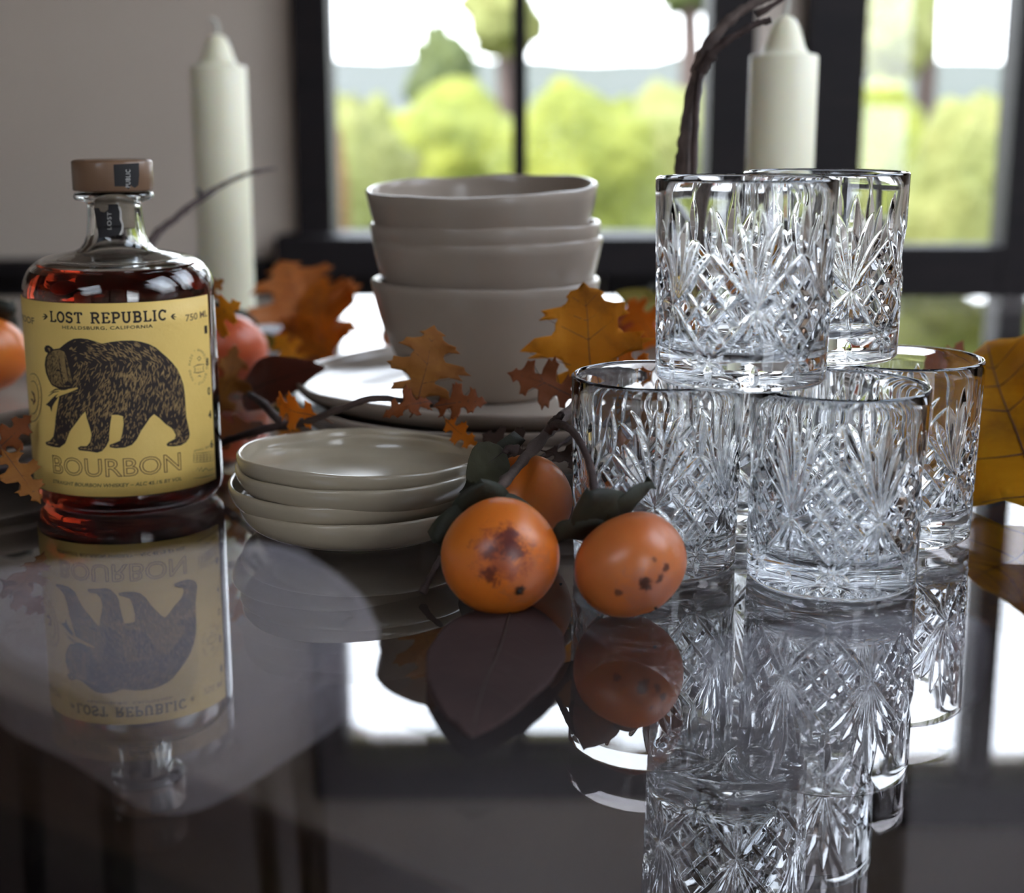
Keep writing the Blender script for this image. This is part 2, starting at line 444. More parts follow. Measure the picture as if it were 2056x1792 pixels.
# rear gable end behind the camera: fully glazed with dark posts
w2 = empty('window_2', (0, YR, ZF)); setp(w2, 'glazed gable end with dark posts behind the viewer', kind='structure')
posts = np.linspace(XL, XR, 6)
for i, px in enumerate(posts):
    x0, x1 = px-0.05, px+0.05
    extrude_poly('post', [(x0, 0, 0), (x1, 0, 0), (x1, 0, roof_z(x1)-ZF), (x0, 0, roof_z(x0)-ZF)], (0, -0.1, 0), M['darkwood'], w2)
extrude_poly('transom', [(XL, 0, 1.0), (XR, 0, 1.0), (XR, 0, 1.1), (XL, 0, 1.1)], (0, -0.08, 0), M['darkwood'], w2)
extrude_poly('dado', [(XL, 0, 0), (XR, 0, 0), (XR, 0, 0.35), (XL, 0, 0.35)], (0, -0.1, 0), M['wall'], w2)
for bay, (a, b2) in enumerate(zip(posts, posts[1:])):
    xs2 = [a+0.05] + ([PK] if a < PK < b2 else []) + [b2-0.05]
    pts = [(a+0.05, -0.05, 0.35), (b2-0.05, -0.05, 0.35)] + [(x, -0.05, roof_z(x)-ZF) for x in reversed(xs2)]
    glazed = bay in (3,)
    extrude_poly('pane' if glazed else 'plaster_panel', pts, (0, -0.006 if glazed else -0.05, 0), M['pane' if glazed else 'wall'], w2)

# ------------------------------------------------------------------ outdoors
M['lawn'] = simple('sunlit_lawn', (0.075, 0.097, 0.011), (0.105, 0.118, 0.016), 0.7, 0.9)
M['hedge'] = simple('sunlit_hedge', (0.065, 0.085, 0.009), (0.17, 0.18, 0.018), 2.5, 0.9, 1.0, 8, 0.1)
M['shrub'] = simple('pale_green_shrub', (0.095, 0.11, 0.025), (0.16, 0.16, 0.047), 3, 0.9, 1.0, 8, 0.1)
M['tree'] = simple('green_tree_leaves', (0.025, 0.04, 0.008), (0.06, 0.075, 0.017), 3, 0.9, 1.0, 8, 0.1)
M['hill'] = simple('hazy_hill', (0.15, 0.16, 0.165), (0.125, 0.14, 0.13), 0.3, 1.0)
M['pale'] = simple('pale_render', (0.70, 0.70, 0.72), None, 2, 0.9)
M['autumn'] = simple('amber_shrub', (0.14, 0.08, 0.027), (0.11, 0.06, 0.016), 3, 0.9, 1.0, 8, 0.1)
gr = box('lawn', (-14, YB+0.3, -1.0), (18, 34, -0.95), M['lawn']); setp(gr, 'sunlit yellow-green lawn outside the windows', kind='structure')
gr2 = box('terrace', (-14, -14, -1.0), (18, YR-0.3, -0.95), M['pale']); setp(gr2, 'pale paved terrace behind the viewer', kind='structure')
def blob(name, c, rad, mat, parent=None, seed=1, sub=4, amp=0.28, fr=1.6):
    bm = bmesh.new(); bmesh.ops.create_icosphere(bm, subdivisions=sub, radius=1.0)
    for v in bm.verts:
        p = v.co.normalized()
        k = 1 + amp*noise.fractal(p*fr + Vector((seed*7.3, 0, seed)), 0.8, 2.2, 4) + 0.08*noise.noise(p*9+Vector((seed, 0, 0)))
        v.co = Vector((p.x*rad[0]*k, p.y*rad[1]*k, p.z*rad[2]*k)) + Vector(c)
    return bm_obj(name, bm, mat, parent, smooth=True)
def shrub(u, v_top, d, wpx, mat, label, seed, group='shrubs outside the windows'):
    top = at(u, v_top, d); r = wpx/2/F_PX*d
    h = (top.z+0.95)/2
    e = empty('garden_shrub', (top.x, d, -0.95)); setp(e, label, 'shrub', group)
    blob('foliage', (0, 0, h), (r, r*0.8, h*1.02), mat, e, seed)
    tube('stem', [(0, 0, 0), (0.02, 0, h*0.5), (0, 0, h)], [0.05, 0.03], M['bark'], e)
shrub(690, 178, 9.0, 250, M['shrub'], 'pale yellow-green shrub left of the window mullion', 3)
shrub(905, 188, 11.6, 330, M['hedge'], 'bright green shrub just left of the window mullion', 5)
shrub(1160, 172, 9.0, 330, M['hedge'], 'bright yellow-green shrub just right of the window mullion', 8)
shrub(1400, 168, 11.8, 320, M['shrub'], 'pale shrub behind the curved twig', 11)
shrub(660, 270, 7.0, 80, M['autumn'], 'small amber shrub at the left edge of the window', 31)
shrub(1770, 185, 10.8, 210, M['hedge'], 'green shrub at the left side of the glazed door', 13)
shrub(1960, 215, 7.6, 260, M['shrub'], 'pale shrub at the right side of the glazed door', 17)
shrub(2230, 180, 9.5, 400, M['hedge'], 'green shrub past the right door stile', 19)
def tree(u, v_top, v_bot, d, wpx, mat, label, seed):
    top, bot = at(u, v_top, d), at(u, v_bot, d); r = wpx/2/F_PX*d
    e = empty('garden_tree', (top.x, d, -0.95)); setp(e, label, 'tree', 'trees outside the windows')
    zc = (top.z+bot.z)/2+0.95
    blob('crown', (0, 0, zc), (r, r, (top.z-bot.z)/2), mat, e, seed, amp=0.4)
    tube('trunk', [(0, 0, 0), (0.05, 0, zc*0.5), (0, 0, zc)], [0.14, 0.08], M['bark'], e)
tree(885, 60, 260, 13.0, 130, M['tree'], 'dark green tree left of the mullion', 2)
tree(1010, -60, 120, 15.0, 150, M['shrub'], 'pale airy tree behind the mullion', 4)
tree(1385, -120, 40, 14.0, 110, M['tree'], 'tree at the right edge of the window', 6)
tree(1800, -60, 175, 14.0, 150, M['shrub'], 'tree seen through the glazed door', 9)
tree(1890, -470, -40, 17.0, 760, M['shrub'], 'tall pale tree rising above the glazed door', 14)
hl = empty('hills', (0, 30, -0.95)); setp(hl, 'hazy grey-green ridge in the distance', kind='structure')
xs3 = np.linspace(-14, 18, 60)
pts = [(-14, 0, 0)] + [(float(x), 0, 2.25+0.35*noise.noise((x*0.35, 2, 0))+0.12*noise.noise((x*1.3, 5, 0))) for x in xs3] + [(18, 0, 0)]
extrude_poly('ridge', pts, (0, 3.0, 0), M['hill'], hl)

# ------------------------------------------------------------------ glass dining table and the stools under it
TX, TY0, TY1 = 1.0, -0.28, 1.62
tb = empty('dining_table', (0, 0, ZF)); setp(tb, 'dining table with a smoked mirror-like glass top', 'table')
box('table_top', (-TX, TY0, -0.010-ZF), (TX, TY1, -ZF), M['table'], tb)
for sx in (-1, 1):
    for sy in (0, 1):
        x = sx*(TX-0.06); y = (TY0+0.06, TY1-0.06)[sy]
        box('leg', (x-0.03, y-0.03, 0), (x+0.03, y+0.03, -0.010-ZF), M['metal'], tb, 0.004)

def stool(corners, label, mat, ztop=-0.28):
    P = [onz(u, v, ztop) for u, v in corners]
    c = sum(P, Vector())/len(P)
    e = empty('stool', (c.x, c.y, ZF)); setp(e, label, 'stool', 'stools under the glass table')
    loop = catmull(P+[P[0]], 8)[:-1]
    ring = [Vector((p.x-c.x, p.y-c.y)) for p in loop]
    hs = [(0.90, -0.075), (0.97, -0.07), (1.0, -0.045), (1.0, -0.02), (0.965, -0.004), (0.90, 0.0)]
    verts, faces = [], []
    m = len(ring)
    for s, dz in hs:
        for p in ring: verts.append((p.x*s, p.y*s, ztop-ZF+dz))
    for k in range(len(hs)-1):
        for i in range(m):
            j = (i+1) % m; faces.append((k*m+i, k*m+j, (k+1)*m+j, (k+1)*m+i))
    faces.append(tuple(range(m))); faces.append(tuple(range((len(hs)-1)*m, len(hs)*m)))
    fix_normals(mesh_obj('seat_cushion', verts, faces, mat, e, smooth=False))
    for k in range(4):
        q = ring[int(m*k/4)]*0.78
        tube('leg', [(q.x, q.y, ztop-ZF-0.072), (q.x*1.08, q.y*1.08, 0)], [0.016, 0.012], M['darkwood'], e, sub=1)
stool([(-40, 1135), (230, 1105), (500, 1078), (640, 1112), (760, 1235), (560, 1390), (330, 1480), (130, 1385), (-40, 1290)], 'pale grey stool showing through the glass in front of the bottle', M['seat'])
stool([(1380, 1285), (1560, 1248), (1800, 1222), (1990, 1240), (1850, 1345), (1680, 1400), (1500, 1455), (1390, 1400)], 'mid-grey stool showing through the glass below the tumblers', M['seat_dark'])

# ------------------------------------------------------------------ cut-crystal tumblers
GH, GR = 0.0837, 0.0374
def tumbler_mesh():
    NS, NR = 600, 190
    a = np.arange(NS)/NS*2*math.pi
    z = np.linspace(0, 1, NR)
    Z, A = np.meshgrid(z, a, indexing='ij')
    per = 2*math.pi/6
    S = A/per                              # six motifs around
    s0 = S - np.floor(S)                   # 0..1, fan centres at 0 and 1, lattice centre at .5
    k = (GR*per)/GH                        # motif width in units of height
    depth = np.zeros_like(Z)
    def cut(x0, y0, x1, y1, w, d, lens=0.6, off=0.0):
        """V cut between two points given in (motif, height); tapers to its ends"""
        nonlocal depth
        for sh in (-1, 0, 1):
            X = (s0+sh)*k; ax, bx = x0*k, x1*k
            dx, dy = bx-ax, y1-y0; L = math.hypot(dx, dy)
            t = ((X-ax)*dx + (Z-y0)*dy)/(L*L)
            pr = np.abs((X-ax)*dy - (Z-y0)*dx)/L
            tt = np.clip(t, 0, 1)
            ww = w*np.power(np.clip(np.sin(math.pi*np.clip(tt*(1-off)+off*0.5, 0, 1)), 0, 1), lens)
            h = np.where((t > 0) & (t < 1), d*np.clip(1-pr/np.maximum(ww, 1e-5), 0, 1)*(ww/w), 0)
            depth = np.maximum(depth, h)
    F, B, T = 0.40, 0.145, 0.66            # fan centre, bottom star, lattice top (fractions of height)
    # diamond lattice between the fans
    for i in range(4):
        f = i/3
        cut(0.5*f, F+(B-F)*f, 0.5+0.5*f, T+(F-T)*f, 0.026, 1.15, 0.35)      # rising to the right
        cut(0.5*f, F+(T-F)*f, 0.5+0.5*f, B+(F-B)*f, 0.026, 1.15, 0.35)      # falling to the right
    # fan of leaf-shaped blades over each fan centre
    for ang, ln in ((-42, 0.27), (-28, 0.36), (-14, 0.42), (0, 0.50), (14, 0.42), (28, 0.36), (42, 0.27)):
        dx = math.sin(R(ang))*ln/k; dy = math.cos(R(ang))*ln
        cut(0, F, dx, F+dy, 0.044, 1.5, 0.75)
        cut(1, F, 1+dx, F+dy, 0.044, 1.5, 0.75)
    # tall slim blades between fans
    for xo in (0.5,):
        cut(xo, T-0.02, xo, 0.88, 0.030, 1.0, 0.7)
    # short blades below the fan centre
    for ang, ln in ((0, 0.21), (-20, 0.15), (20, 0.15)):
        dx = math.sin(R(ang))*ln/k
        cut(0, F, dx, F-math.cos(R(ang))*ln, 0.024, 1.0, 0.7); cut(1, F, 1+dx, F-math.cos(R(ang))*ln, 0.024, 1.0, 0.7)
    # six-pointed stars low on the body
    for ang in (0, 60, 120, 180, 240, 300):
        dx = math.sin(R(ang))*0.10/k; dy = math.cos(R(ang))*0.10
        cut(0.5, B, 0.5+dx, B+dy, 0.020, 1.0, 0.8)
    # small vertical nicks at the foot
    cut(0, 0.03, 0, 0.13, 0.02, 0.8, 0.6); cut(1, 0.03, 1, 0.13, 0.02, 0.8, 0.6)
    depth *= 0.00165
    Rz = GR*(0.955 + 0.045*z)
    Rz = np.where(z < 0.03, Rz - 0.0018*(1-z/0.03)**2, Rz)
    RR = Rz[:, None] - depth
    # slight fire-polished waviness of the plain wall near the rim
    RR += 0.00012*np.sin(A*6+Z*5)*np.clip((Z-0.55)*3, 0, 1)
    RR[-1, :] -= 0.0004
    outer = np.stack([RR*np.cos(A), RR*np.sin(A), Z*GH], -1).reshape(-1, 3)
    verts = [outer]; ringstart = [i*NS for i in range(NR)]
    def ring(r, zz, rad_fn=None):
        ringstart.append(sum(len(v) for v in verts))
        rr = np.full(NS, r); z3 = np.full(NS, zz)
        if rad_fn is not None: z3 = z3 + rad_fn(a)
        verts.append(np.stack([rr*np.cos(a), rr*np.sin(a), z3], -1))
    w = 0.0030
    order_inner = []
    for r, zz in ((GR-0.0008, GH+0.0005), (GR-0.0018, GH+0.0003), (GR-0.0024, GH-0.0008)):
        ring(r, zz)
    zi = np.linspace(0.94, 0.20, 26)
    for q in zi: ring(GR*(0.955+0.045*q)-w-0.0012*(1-q), q*GH)
    for r, zz in ((0.0300, 0.0140), (0.0275, 0.0122), (0.022, 0.0113), (0.014, 0.0110), (0.006, 0.0109)):
        ring(r, zz)
    V = list(np.concatenate(verts))
    faces = []
    for p, q in zip(ringstart, ringstart[1:]):
        for i in range(NS):
            j = (i+1) % NS; faces.append((p+i, p+j, q+j, q+i))
    ctop = len(V); V.append((0, 0, 0.0109))
    p = ringstart[-1]
    for i in range(NS): faces.append((p+i, p+(i+1) % NS, ctop))
    # underside with a sunburst cut
    prev = 0; start = len(V); und = []
    for r, amp in ((0.030, 0.0), (0.026, 0.0007), (0.018, 0.0012), (0.009, 0.0007)):
        st = len(V)
        zz = 0.0006*(0.030/0.030) + amp*np.abs(np.cos(a*12))
        for i in range(NS): V.append((r*math.cos(a[i]), r*math.sin(a[i]), float(zz[i]) if r < 0.030 else 0.0))
        for i in range(NS):
            j = (i+1) % NS; faces.append((prev+j, prev+i, st+i, st+j))
        prev = st
    cb = len(V); V.append((0, 0, 0.0008))
    for i in range(NS): faces.append((prev+(i+1) % NS, prev+i, cb))
    me = bpy.data.meshes.new('tumbler')
    me.from_pydata([tuple(map(float, v)) for v in V], [], faces); me.update()
    me.polygons.foreach_set('use_smooth', [True]*len(me.polygons))
    me.materials.append(M['crystal'])
    return me
TM = tumbler_mesh()
def tumbler(loc, rz, label):
    o = bpy.data.objects.new('whiskey_tumbler', TM); COL.objects.link(o)
    o.location = loc; o.rotation_euler = (0, 0, R(rz))
    setp(o, label, 'tumbler', 'cut-crystal tumblers stacked in a pyramid'); return o
def gx(u, d): return (u-CX)/F_PX*d*1.0
GL = {}
def place(key, u, d, z, rz, label):
    x = at(u, 700, d).x
    GL[key] = Vector((x, d, z)); tumbler((x, d, z), rz, label)
place('fl', 1322, 0.628, 0.0004, -36, 'cut-crystal tumbler standing right behind the right-hand persimmon')
place('fr', 1690, 0.604, 0.0004, -11, 'cut-crystal tumbler at the front of the bottom row, clear of the persimmons')
place('rl', 1487, 0.700, 0.0004, 20, 'cut-crystal tumbler at the back of the bottom row, hidden between the front two')
place('rr', 1812, 0.676, 0.0004, 3, 'cut-crystal tumbler in the bottom row beside the big yellow leaf')
place('tf', 1488, 0.614, GH+0.0012, -30, 'cut-crystal tumbler on top of the front two, nearest the curved twig')
place('tr', 1643, 0.679, GH+0.0012, -21, 'cut-crystal tumbler on the upper tier, behind the front upper one')

# ------------------------------------------------------------------ stoneware: saucers, dinner plates, bowls
def wobble(seed, ar, az):
    def fn(r, z, a, k):
        q = min(1.0, r/0.05)
        n1 = noise.noise((math.cos(a)*0.9+seed*3.7, math.sin(a)*0.9, 0.3)); n2 = noise.noise((math.cos(a)*1.1, math.sin(a)*1.1+seed*5.1, 2.0))
        n3 = noise.noise((math.cos(a)*3+seed, math.sin(a)*3, 5))
        return r*(1+ar*n1*q), z + (az*n2 + az*0.35*n3)*q*min(1.0, max(0, z)/0.015)
    return fn
def dish_profile(rad, h, foot_r, t, lip=0.0012):
    """open dish: flat floor, curved wall, rounded lip, small foot"""
    o = [(0, 0.0015), (foot_r-0.003, 0.0015), (foot_r-0.002, 0.0), (foot_r, 0.0), (foot_r+0.001, 0.0015)]
    m = 10
    for i in range(1, m+1):
        s = i/m
        o.append((foot_r+0.001+(rad-foot_r-0.001)*math.sin(s*math.pi/2)**0.85, 0.0015+(h-0.0015)*(1-math.cos(s*math.pi/2))**0.9))
    inn = [(rad-t*0.15, h+lip*0.8), (rad-t*0.5, h+lip), (rad-t*0.85, h+lip*0.6)]
    for i in range(m, 0, -1):
        s = i/m
        inn.append((foot_r-0.002+(rad-t-foot_r+0.002)*math.sin(s*math.pi/2)**0.85, t+0.001+(h-t-0.001)*(1-math.cos(s*math.pi/2))**0.9))
    inn += [(foot_r*0.6, t+0.0008), (0, t+0.0008)]
    return o + inn
def stack_item(name, prof, loc, tilt, rz, mat, label, cat, group, seed, ar, az, n=120):
    o = lathe(name, prof, mat, None, n, wobble(seed, ar, az))
    o.location = loc; o.rotation_mode = 'XYZ'
    o.rotation_euler = (R(tilt[0]), R(tilt[1]), R(rz))
    setp(o, label, cat, group); return o

SX, SD = at(718, 1000, 0.685).x, 0.685
order = ['lowest of the four small cream saucers by the persimmons', 'second from the bottom of the four small cream saucers',
         'third from the bottom of the four small cream saucers', 'topmost of the four small cream saucers, its shiny inside showing']
for i in range(4):
    stack_item('saucer', dish_profile(0.0585, 0.0150, 0.044, 0.0026), (SX+(0.0015, -0.003, 0.0005, 0.001)[i], SD+(0, 0.002, -0.001, 0.001)[i], 0.0005+(0, 0.0083, 0.0158, 0.0206)[i]),
               ((0, 0, 0.4, 0.2)[i], (0, -0.6, -1.0, -2.2)[i]), i*77, M['ceramic2'], order[i], 'saucer', 'stack of small saucers', 11+i, 0.014, 0.0012)

PX_, PD = at(1040, 757, 0.885).x, 0.885
order = ['lowest dinner plate of the stack under the bowls', 'second dinner plate from the bottom under the bowls',
         'third dinner plate from the bottom under the bowls', 'top dinner plate of the stack, carrying the bowls and a bright reflection']
for i in range(4):
    stack_item('dinner_plate', dish_profile(0.1375, 0.0165, 0.095, 0.004), (PX_+(0.002, 0.003, -0.004, 0.002)[i], PD+(0, -0.002, -0.003, 0.002)[i], 0.0005+i*0.0078),
               ((0, 0.2, 0, 0.3)[i], (0, -0.2, -0.2, 0.2)[i]), i*61, M['ceramic'], order[i], 'plate', 'dinner plates under the bowls', 31+i, 0.012, 0.0025, 160)
PTOP = 0.0005+3*0.0078+0.0052
order = ['lowest dinner plate of the stack behind the bottle at the left edge', 'middle dinner plate of the stack behind the bottle at the left edge', 'top dinner plate of the left-edge stack with a persimmon on it']
LPX, LPD = at(-215, 800, 0.865).x, 0.865
for i in range(3):
    stack_item('dinner_plate', dish_profile(0.1375, 0.018, 0.095, 0.004), (LPX+(0.002, -0.003, 0.001)[i], LPD, 0.0005+i*0.0095),
               (0, 0), i*50, M['ceramic'], order[i], 'plate', 'dinner plates at the left edge', 51+i, 0.01, 0.002, 160)

def bowl_profile(rad, h, foot_r, t):
    o = [(0, 0.002), (foot_r-0.004, 0.002), (foot_r-0.003, 0.0), (foot_r, 0.0)]
    m = 14
    for i in range(1, m+1):
        s = i/m
        r = foot_r + (rad-foot_r)*(0.62*math.sin(s*math.pi/2) + 0.38*s)
        o.append((r, h*s**1.12))
    inn = [(rad-t*0.2, h+0.0009), (rad-t*0.55, h+0.0011), (rad-t*0.9, h+0.0006)]
    for i in range(m, 0, -1):
        s = i/m
        r = foot_r-0.001 + (rad-t-foot_r+0.001)*(0.62*math.sin(s*math.pi/2) + 0.38*s)
        inn.append((r, t+0.002+(h-t-0.002)*s**1.12))
    inn += [(foot_r*0.5, t+0.0015), (0, t+0.0015)]
    return o + inn
BX, BD = at(976, 753, 0.885).x, 0.885
BH = 0.069
# (dz, tilt x, tilt y, dx, amp z)
bw_spec = [(0.0, 0, 0, 0.0, 0.0022), (0.0250, 0.3, -0.4, 0.001, 0.0018), (0.0335, -0.2, 0.3, 0.0005, 0.002), (0.0548, 0.4, 3.2, 0.0, 0.0022)]
order = ['lowest bowl of the stack, its whole pale side showing', 'second bowl from the bottom of the stack', 'third bowl from the bottom of the stack, thin band showing', 'top bowl of the stack, tilted with the left rim high']
for i, (dz, tx, ty, dx, az) in enumerate(bw_spec):
    stack_item('soup_bowl', bowl_profile(0.0690, BH, 0.042, 0.0034), (BX+dx, BD, PTOP+dz), (tx, ty), i*83, M['ceramic'], order[i], 'bowl', 'stack of soup bowls', 71+i, 0.012, az, 140)

# ------------------------------------------------------------------ bourbon bottle
BTL = at(264, 995, 0.742); BTX, BTY = BTL.x, 0.742
BR = 0.0472
bot = empty('bourbon_bottle', (BTX, BTY, 0)); setp(bot, 'squat round bourbon bottle with a tan bear label and wooden stopper', 'bottle')
def arc(cx, cz, r, a0, a1, m=8):
    return [(cx+r*math.cos(R(a0+(a1-a0)*i/m)), cz+r*math.sin(R(a0+(a1-a0)*i/m))) for i in range(m+1)]
outer = [(0, 0.003), (0.030, 0.0015), (0.037, 0.0)] + arc(BR-0.010, 0.010, 0.010, -90, 0, 8) + [(BR, 0.05), (BR, 0.1075)]
outer += arc(BR-0.017, 0.1085, 0.017, 2, 84, 12)
outer += [(0.0270, 0.1266), (0.0215, 0.1276), (0.0180, 0.1292), (0.0158, 0.1318), (0.0144, 0.136), (0.0136, 0.142), (0.0131, 0.149), (0.0131, 0.1512)]
outer += [(0.0150, 0.1522), (0.0190, 0.1532), (0.0196, 0.1548), (0.0190, 0.1564), (0.0165, 0.1570), (0.0118, 0.1570)]
inner = [(0.0100, 0.1560), (0.0098, 0.149), (0.0100, 0.142), (0.0108, 0.136), (0.0125, 0.1300), (0.0165, 0.1255), (0.024, 0.1236)]
inner += arc(BR-0.0175, 0.1075, 0.0140, 84, 0, 10) + [(BR-0.0032, 0.05), (BR-0.0032, 0.0125)] + arc(BR-0.0112, 0.0125, 0.008, 0, -90, 6) + [(0.02, 0.0052), (0, 0.0075)]
lathe('glass_body', outer+inner, M['bottleglass'], bot, 128)
LQ = 0.1195
cav = [(r, z) for (r, z) in inner if z < LQ]
# liquid overlaps the inner glass wall a hair so that the boundary refracts as wet glass
liq = [(0, LQ)] + [(cav[0][0]-0.004, LQ), (cav[0][0]+0.0012, LQ)] + [(r+0.0004 if r > 0.021 else r, z-0.0004) for (r, z) in cav]
lathe('whiskey', liq, M['whiskey'], bot, 128)

# map a photograph pixel on the bottle's front to (angle, height) on the cylinder
LBR = BR+0.00035
def cyl(u, v, rad=LBR):
    r = ray(u, v); ox, oy = CAM.x-BTX, CAM.y-BTY
    a = r.x**2+r.y**2; b3 = 2*(ox*r.x+oy*r.y); c = ox*ox+oy*oy-rad*rad
    disc = max(0.0, b3*b3-4*a*c)
    t = (-b3-math.sqrt(disc))/(2*a)
    p = CAM + r*t
    return math.atan2(p.x-BTX, -(p.y-BTY)), p.z
def cyl_pt(ang, z, rad): return Vector((rad*math.sin(ang), -rad*math.cos(ang), z))

# the label wraps the front half
A0, A1 = -R(100), R(78)
Z0, Z1 = 0.0122, 0.1068
verts, faces = [], []
na, nz_ = 90, 8
for layer, rad in enumerate((BR+0.00005, LBR)):
    for i in range(na+1):
        for j in range(nz_+1):
            verts.append(cyl_pt(A0+(A1-A0)*i/na, Z0+(Z1-Z0)*j/nz_, rad))
W_ = nz_+1; OFF = (na+1)*W_
for i in range(na):
    for j in range(nz_):
        q = (i*W_+j, (i+1)*W_+j, (i+1)*W_+j+1, i*W_+j+1)
        faces.append(tuple(x+OFF for x in q)); faces.append(q[::-1])
for i in range(na):
    for j in (0, nz_):
        p, q = i*W_+j, (i+1)*W_+j; faces.append((p, q, q+OFF, p+OFF))
for j in range(nz_):
    for i in (0, na):
        p, q = i*W_+j, i*W_+j+1; faces.append((p, q, q+OFF, p+OFF))
lab = fix_normals(mesh_obj('label', verts, faces, M['label'], bot)); setp(lab, 'gold kraft paper label printed with a walking bear')

def wrap_flat(name, tris_verts, tris, mat, lift, parent, rad=BR+0.00035, step=0.0016):
    """flat print in (arc length, height) wrapped on the bottle"""
    bm = bmesh.new()
    vv = [bm.verts.new((x, y, 0)) for x, y in tris_verts]
    for t in tris:
        try: bm.faces.new([vv[k] for k in t])
        except ValueError: pass
    xs_ = [v[0] for v in tris_verts]
    x = math.floor(min(xs_)/step)*step+step
    while x < max(xs_):
        bmesh.ops.bisect_plane(bm, geom=bm.verts[:]+bm.edges[:]+bm.faces[:], plane_co=(x, 0, 0), plane_no=(1, 0, 0))
        x += step
    for v in bm.verts:
        v.co = cyl_pt(v.co.x/rad, v.co.y, rad+lift)
    return bm_obj(name, bm, mat, parent)
def poly_fill(pts):
    return tessellate_polygon([[Vector((x, y, 0)) for x, y in pts]])
def lp(zx, zy):                          # a point read off the enlarged label view
    a, z = cyl(zx/3.584, 580+zy/3.584); return (a*LBR, z)

bear = [(320,425),(330,407),(350,405),(372,418),(385,433),(430,425),(460,400),(490,378),(530,358),(580,354),(630,360),(680,375),(735,393),(800,380),(870,372),(950,370),(1010,378),(1070,395),(1120,420),(1160,455),(1200,490),(1240,530),(1275,575),(1300,630),(1320,690),(1330,760),(1335,840),(1340,920),(1355,990),(1365,1040),(1360,1070),(1340,1100),(1300,1125),(1250,1132),(1205,1130),(1198,1115),(1215,1100),(1258,1078),(1265,1050),(1250,1020),(1235,1000),(1190,970),(1150,930),(1108,900),(1080,925),(1050,970),(1015,1020),(985,1080),(950,1120),(900,1140),(830,1145),(790,1138),(790,1120),(830,1105),(865,1090),(880,1040),(890,970),(885,915),(850,905),(805,905),(795,960),(787,1030),(785,1090),(765,1130),(735,1165),(700,1177),(640,1167),(570,1160),(560,1142),(580,1130),(625,1130),(650,1100),(660,1050),(645,990),(625,930),(615,880),(590,905),(550,960),(505,1020),(485,1070),(470,1110),(430,1140),(380,1135),(335,1120),(328,1102),(360,1090),(385,1060),(395,1000),(400,930),(410,870),(420,810),(430,765),(480,748),(560,735),(520,722),(440,728),(400,705),(372,690),(350,650),(330,600),(322,540),(330,490),(345,460),(325,450)]
bp = [lp(*p) for p in bear]
bear_o = wrap_flat('bear_print', bp, poly_fill(bp), M['ink'], 0.00006, lab)
def inside(x, y, poly):
    c = False; j = len(poly)-1
    for i in range(len(poly)):
        xi, yi = poly[i]; xj, yj = poly[j]
        if (yi > y) != (yj > y) and x < (xj-xi)*(y-yi)/(yj-yi)+xi: c = not c
        j = i
    return c
rnd = random.Random(5)
fv, ff = [], []
def stroke(pts, w):
    """tapered ink stroke through label-view points"""
    P = [Vector(lp(*p)) for p in pts]
    b0 = len(fv); m = len(P)
    for i, p in enumerate(P):
        t = (P[min(i+1, m-1)]-P[max(i-1, 0)]).normalized(); nn = Vector((-t.y, t.x))
        s = w*math.sin(math.pi*(0.12+0.76*i/(m-1)))
        fv.append(tuple(p+nn*s)); fv.append(tuple(p-nn*s))
    for i in range(m-1): ff.append((b0+2*i, b0+2*i+1, b0+2*i+3, b0+2*i+2))
def flow(x, y):
    # fur direction: swept back along the shoulders and rump, downwards on the legs
    if y > 880: return R(98 + 8*rnd.random())
    if x < 560: return R(115 if y > 480 else 150)
    if y < 520: return R(28 + 30*(x-700)/600)
    return R(118 - 28*(x-600)/700) if x < 1050 else R(100 - 10*rnd.random())
tries = 0; made = 0
while made < 1150 and tries < 22000:
    tries += 1
    x, y = rnd.uniform(325, 1360), rnd.uniform(360, 1165)
    if not inside(x, y, bear) or (x < 545 and y < 705): continue
    L = rnd.uniform(22, 50) if y < 880 else rnd.uniform(14, 32)
    a = flow(x, y) + rnd.gauss(0, 0.28)
    x1, y1 = x+L*math.cos(a), y+L*math.sin(a)
    if not inside(x1, y1, bear): continue
    dens = 0.5 + 0.5*noise.noise((x*0.008, y*0.008, 1.7))
    if 560 < x < 760 and y < 720: dens *= 0.75
    if rnd.random() > dens*1.35: continue
    xm, ym = (x+x1)/2 + rnd.uniform(-4, 4), (y+y1)/2 + rnd.uniform(-4, 4)
    stroke([(x, y), (xm, ym), (x1, y1)], rnd.uniform(0.00013, 0.00026)); made += 1
for pts in ([(345,425),(356,432),(360,450)], [(500,432),(515,425),(530,440)]):
    stroke(pts, 0.0007)
for fx in (345, 365, 395, 575, 600, 630, 800, 830, 1215, 1245, 1270):
    fy = {345: 1110, 365: 1112, 395: 1122, 575: 1148, 600: 1150, 630: 1155, 800: 1130, 830: 1130, 1215: 1118, 1245: 1115, 1270: 1105}[fx]
    stroke([(fx, fy), (fx+12, fy-5), (fx+24, fy-2)], 0.0004)
wrap_flat('bear_fur', fv, ff, M['fur'], 0.00012, bear_o)
face = [(338,500),(350,470),(385,442),(430,436),(462,450),(482,500),(496,560),(512,630),(524,676),(505,700),(455,704),(410,698),(378,682),(355,640),(340,580)]
fq = [lp(*p) for p in face]
wrap_flat('bear_face', fq, poly_fill(fq), M['face'], 0.00012, bear_o)
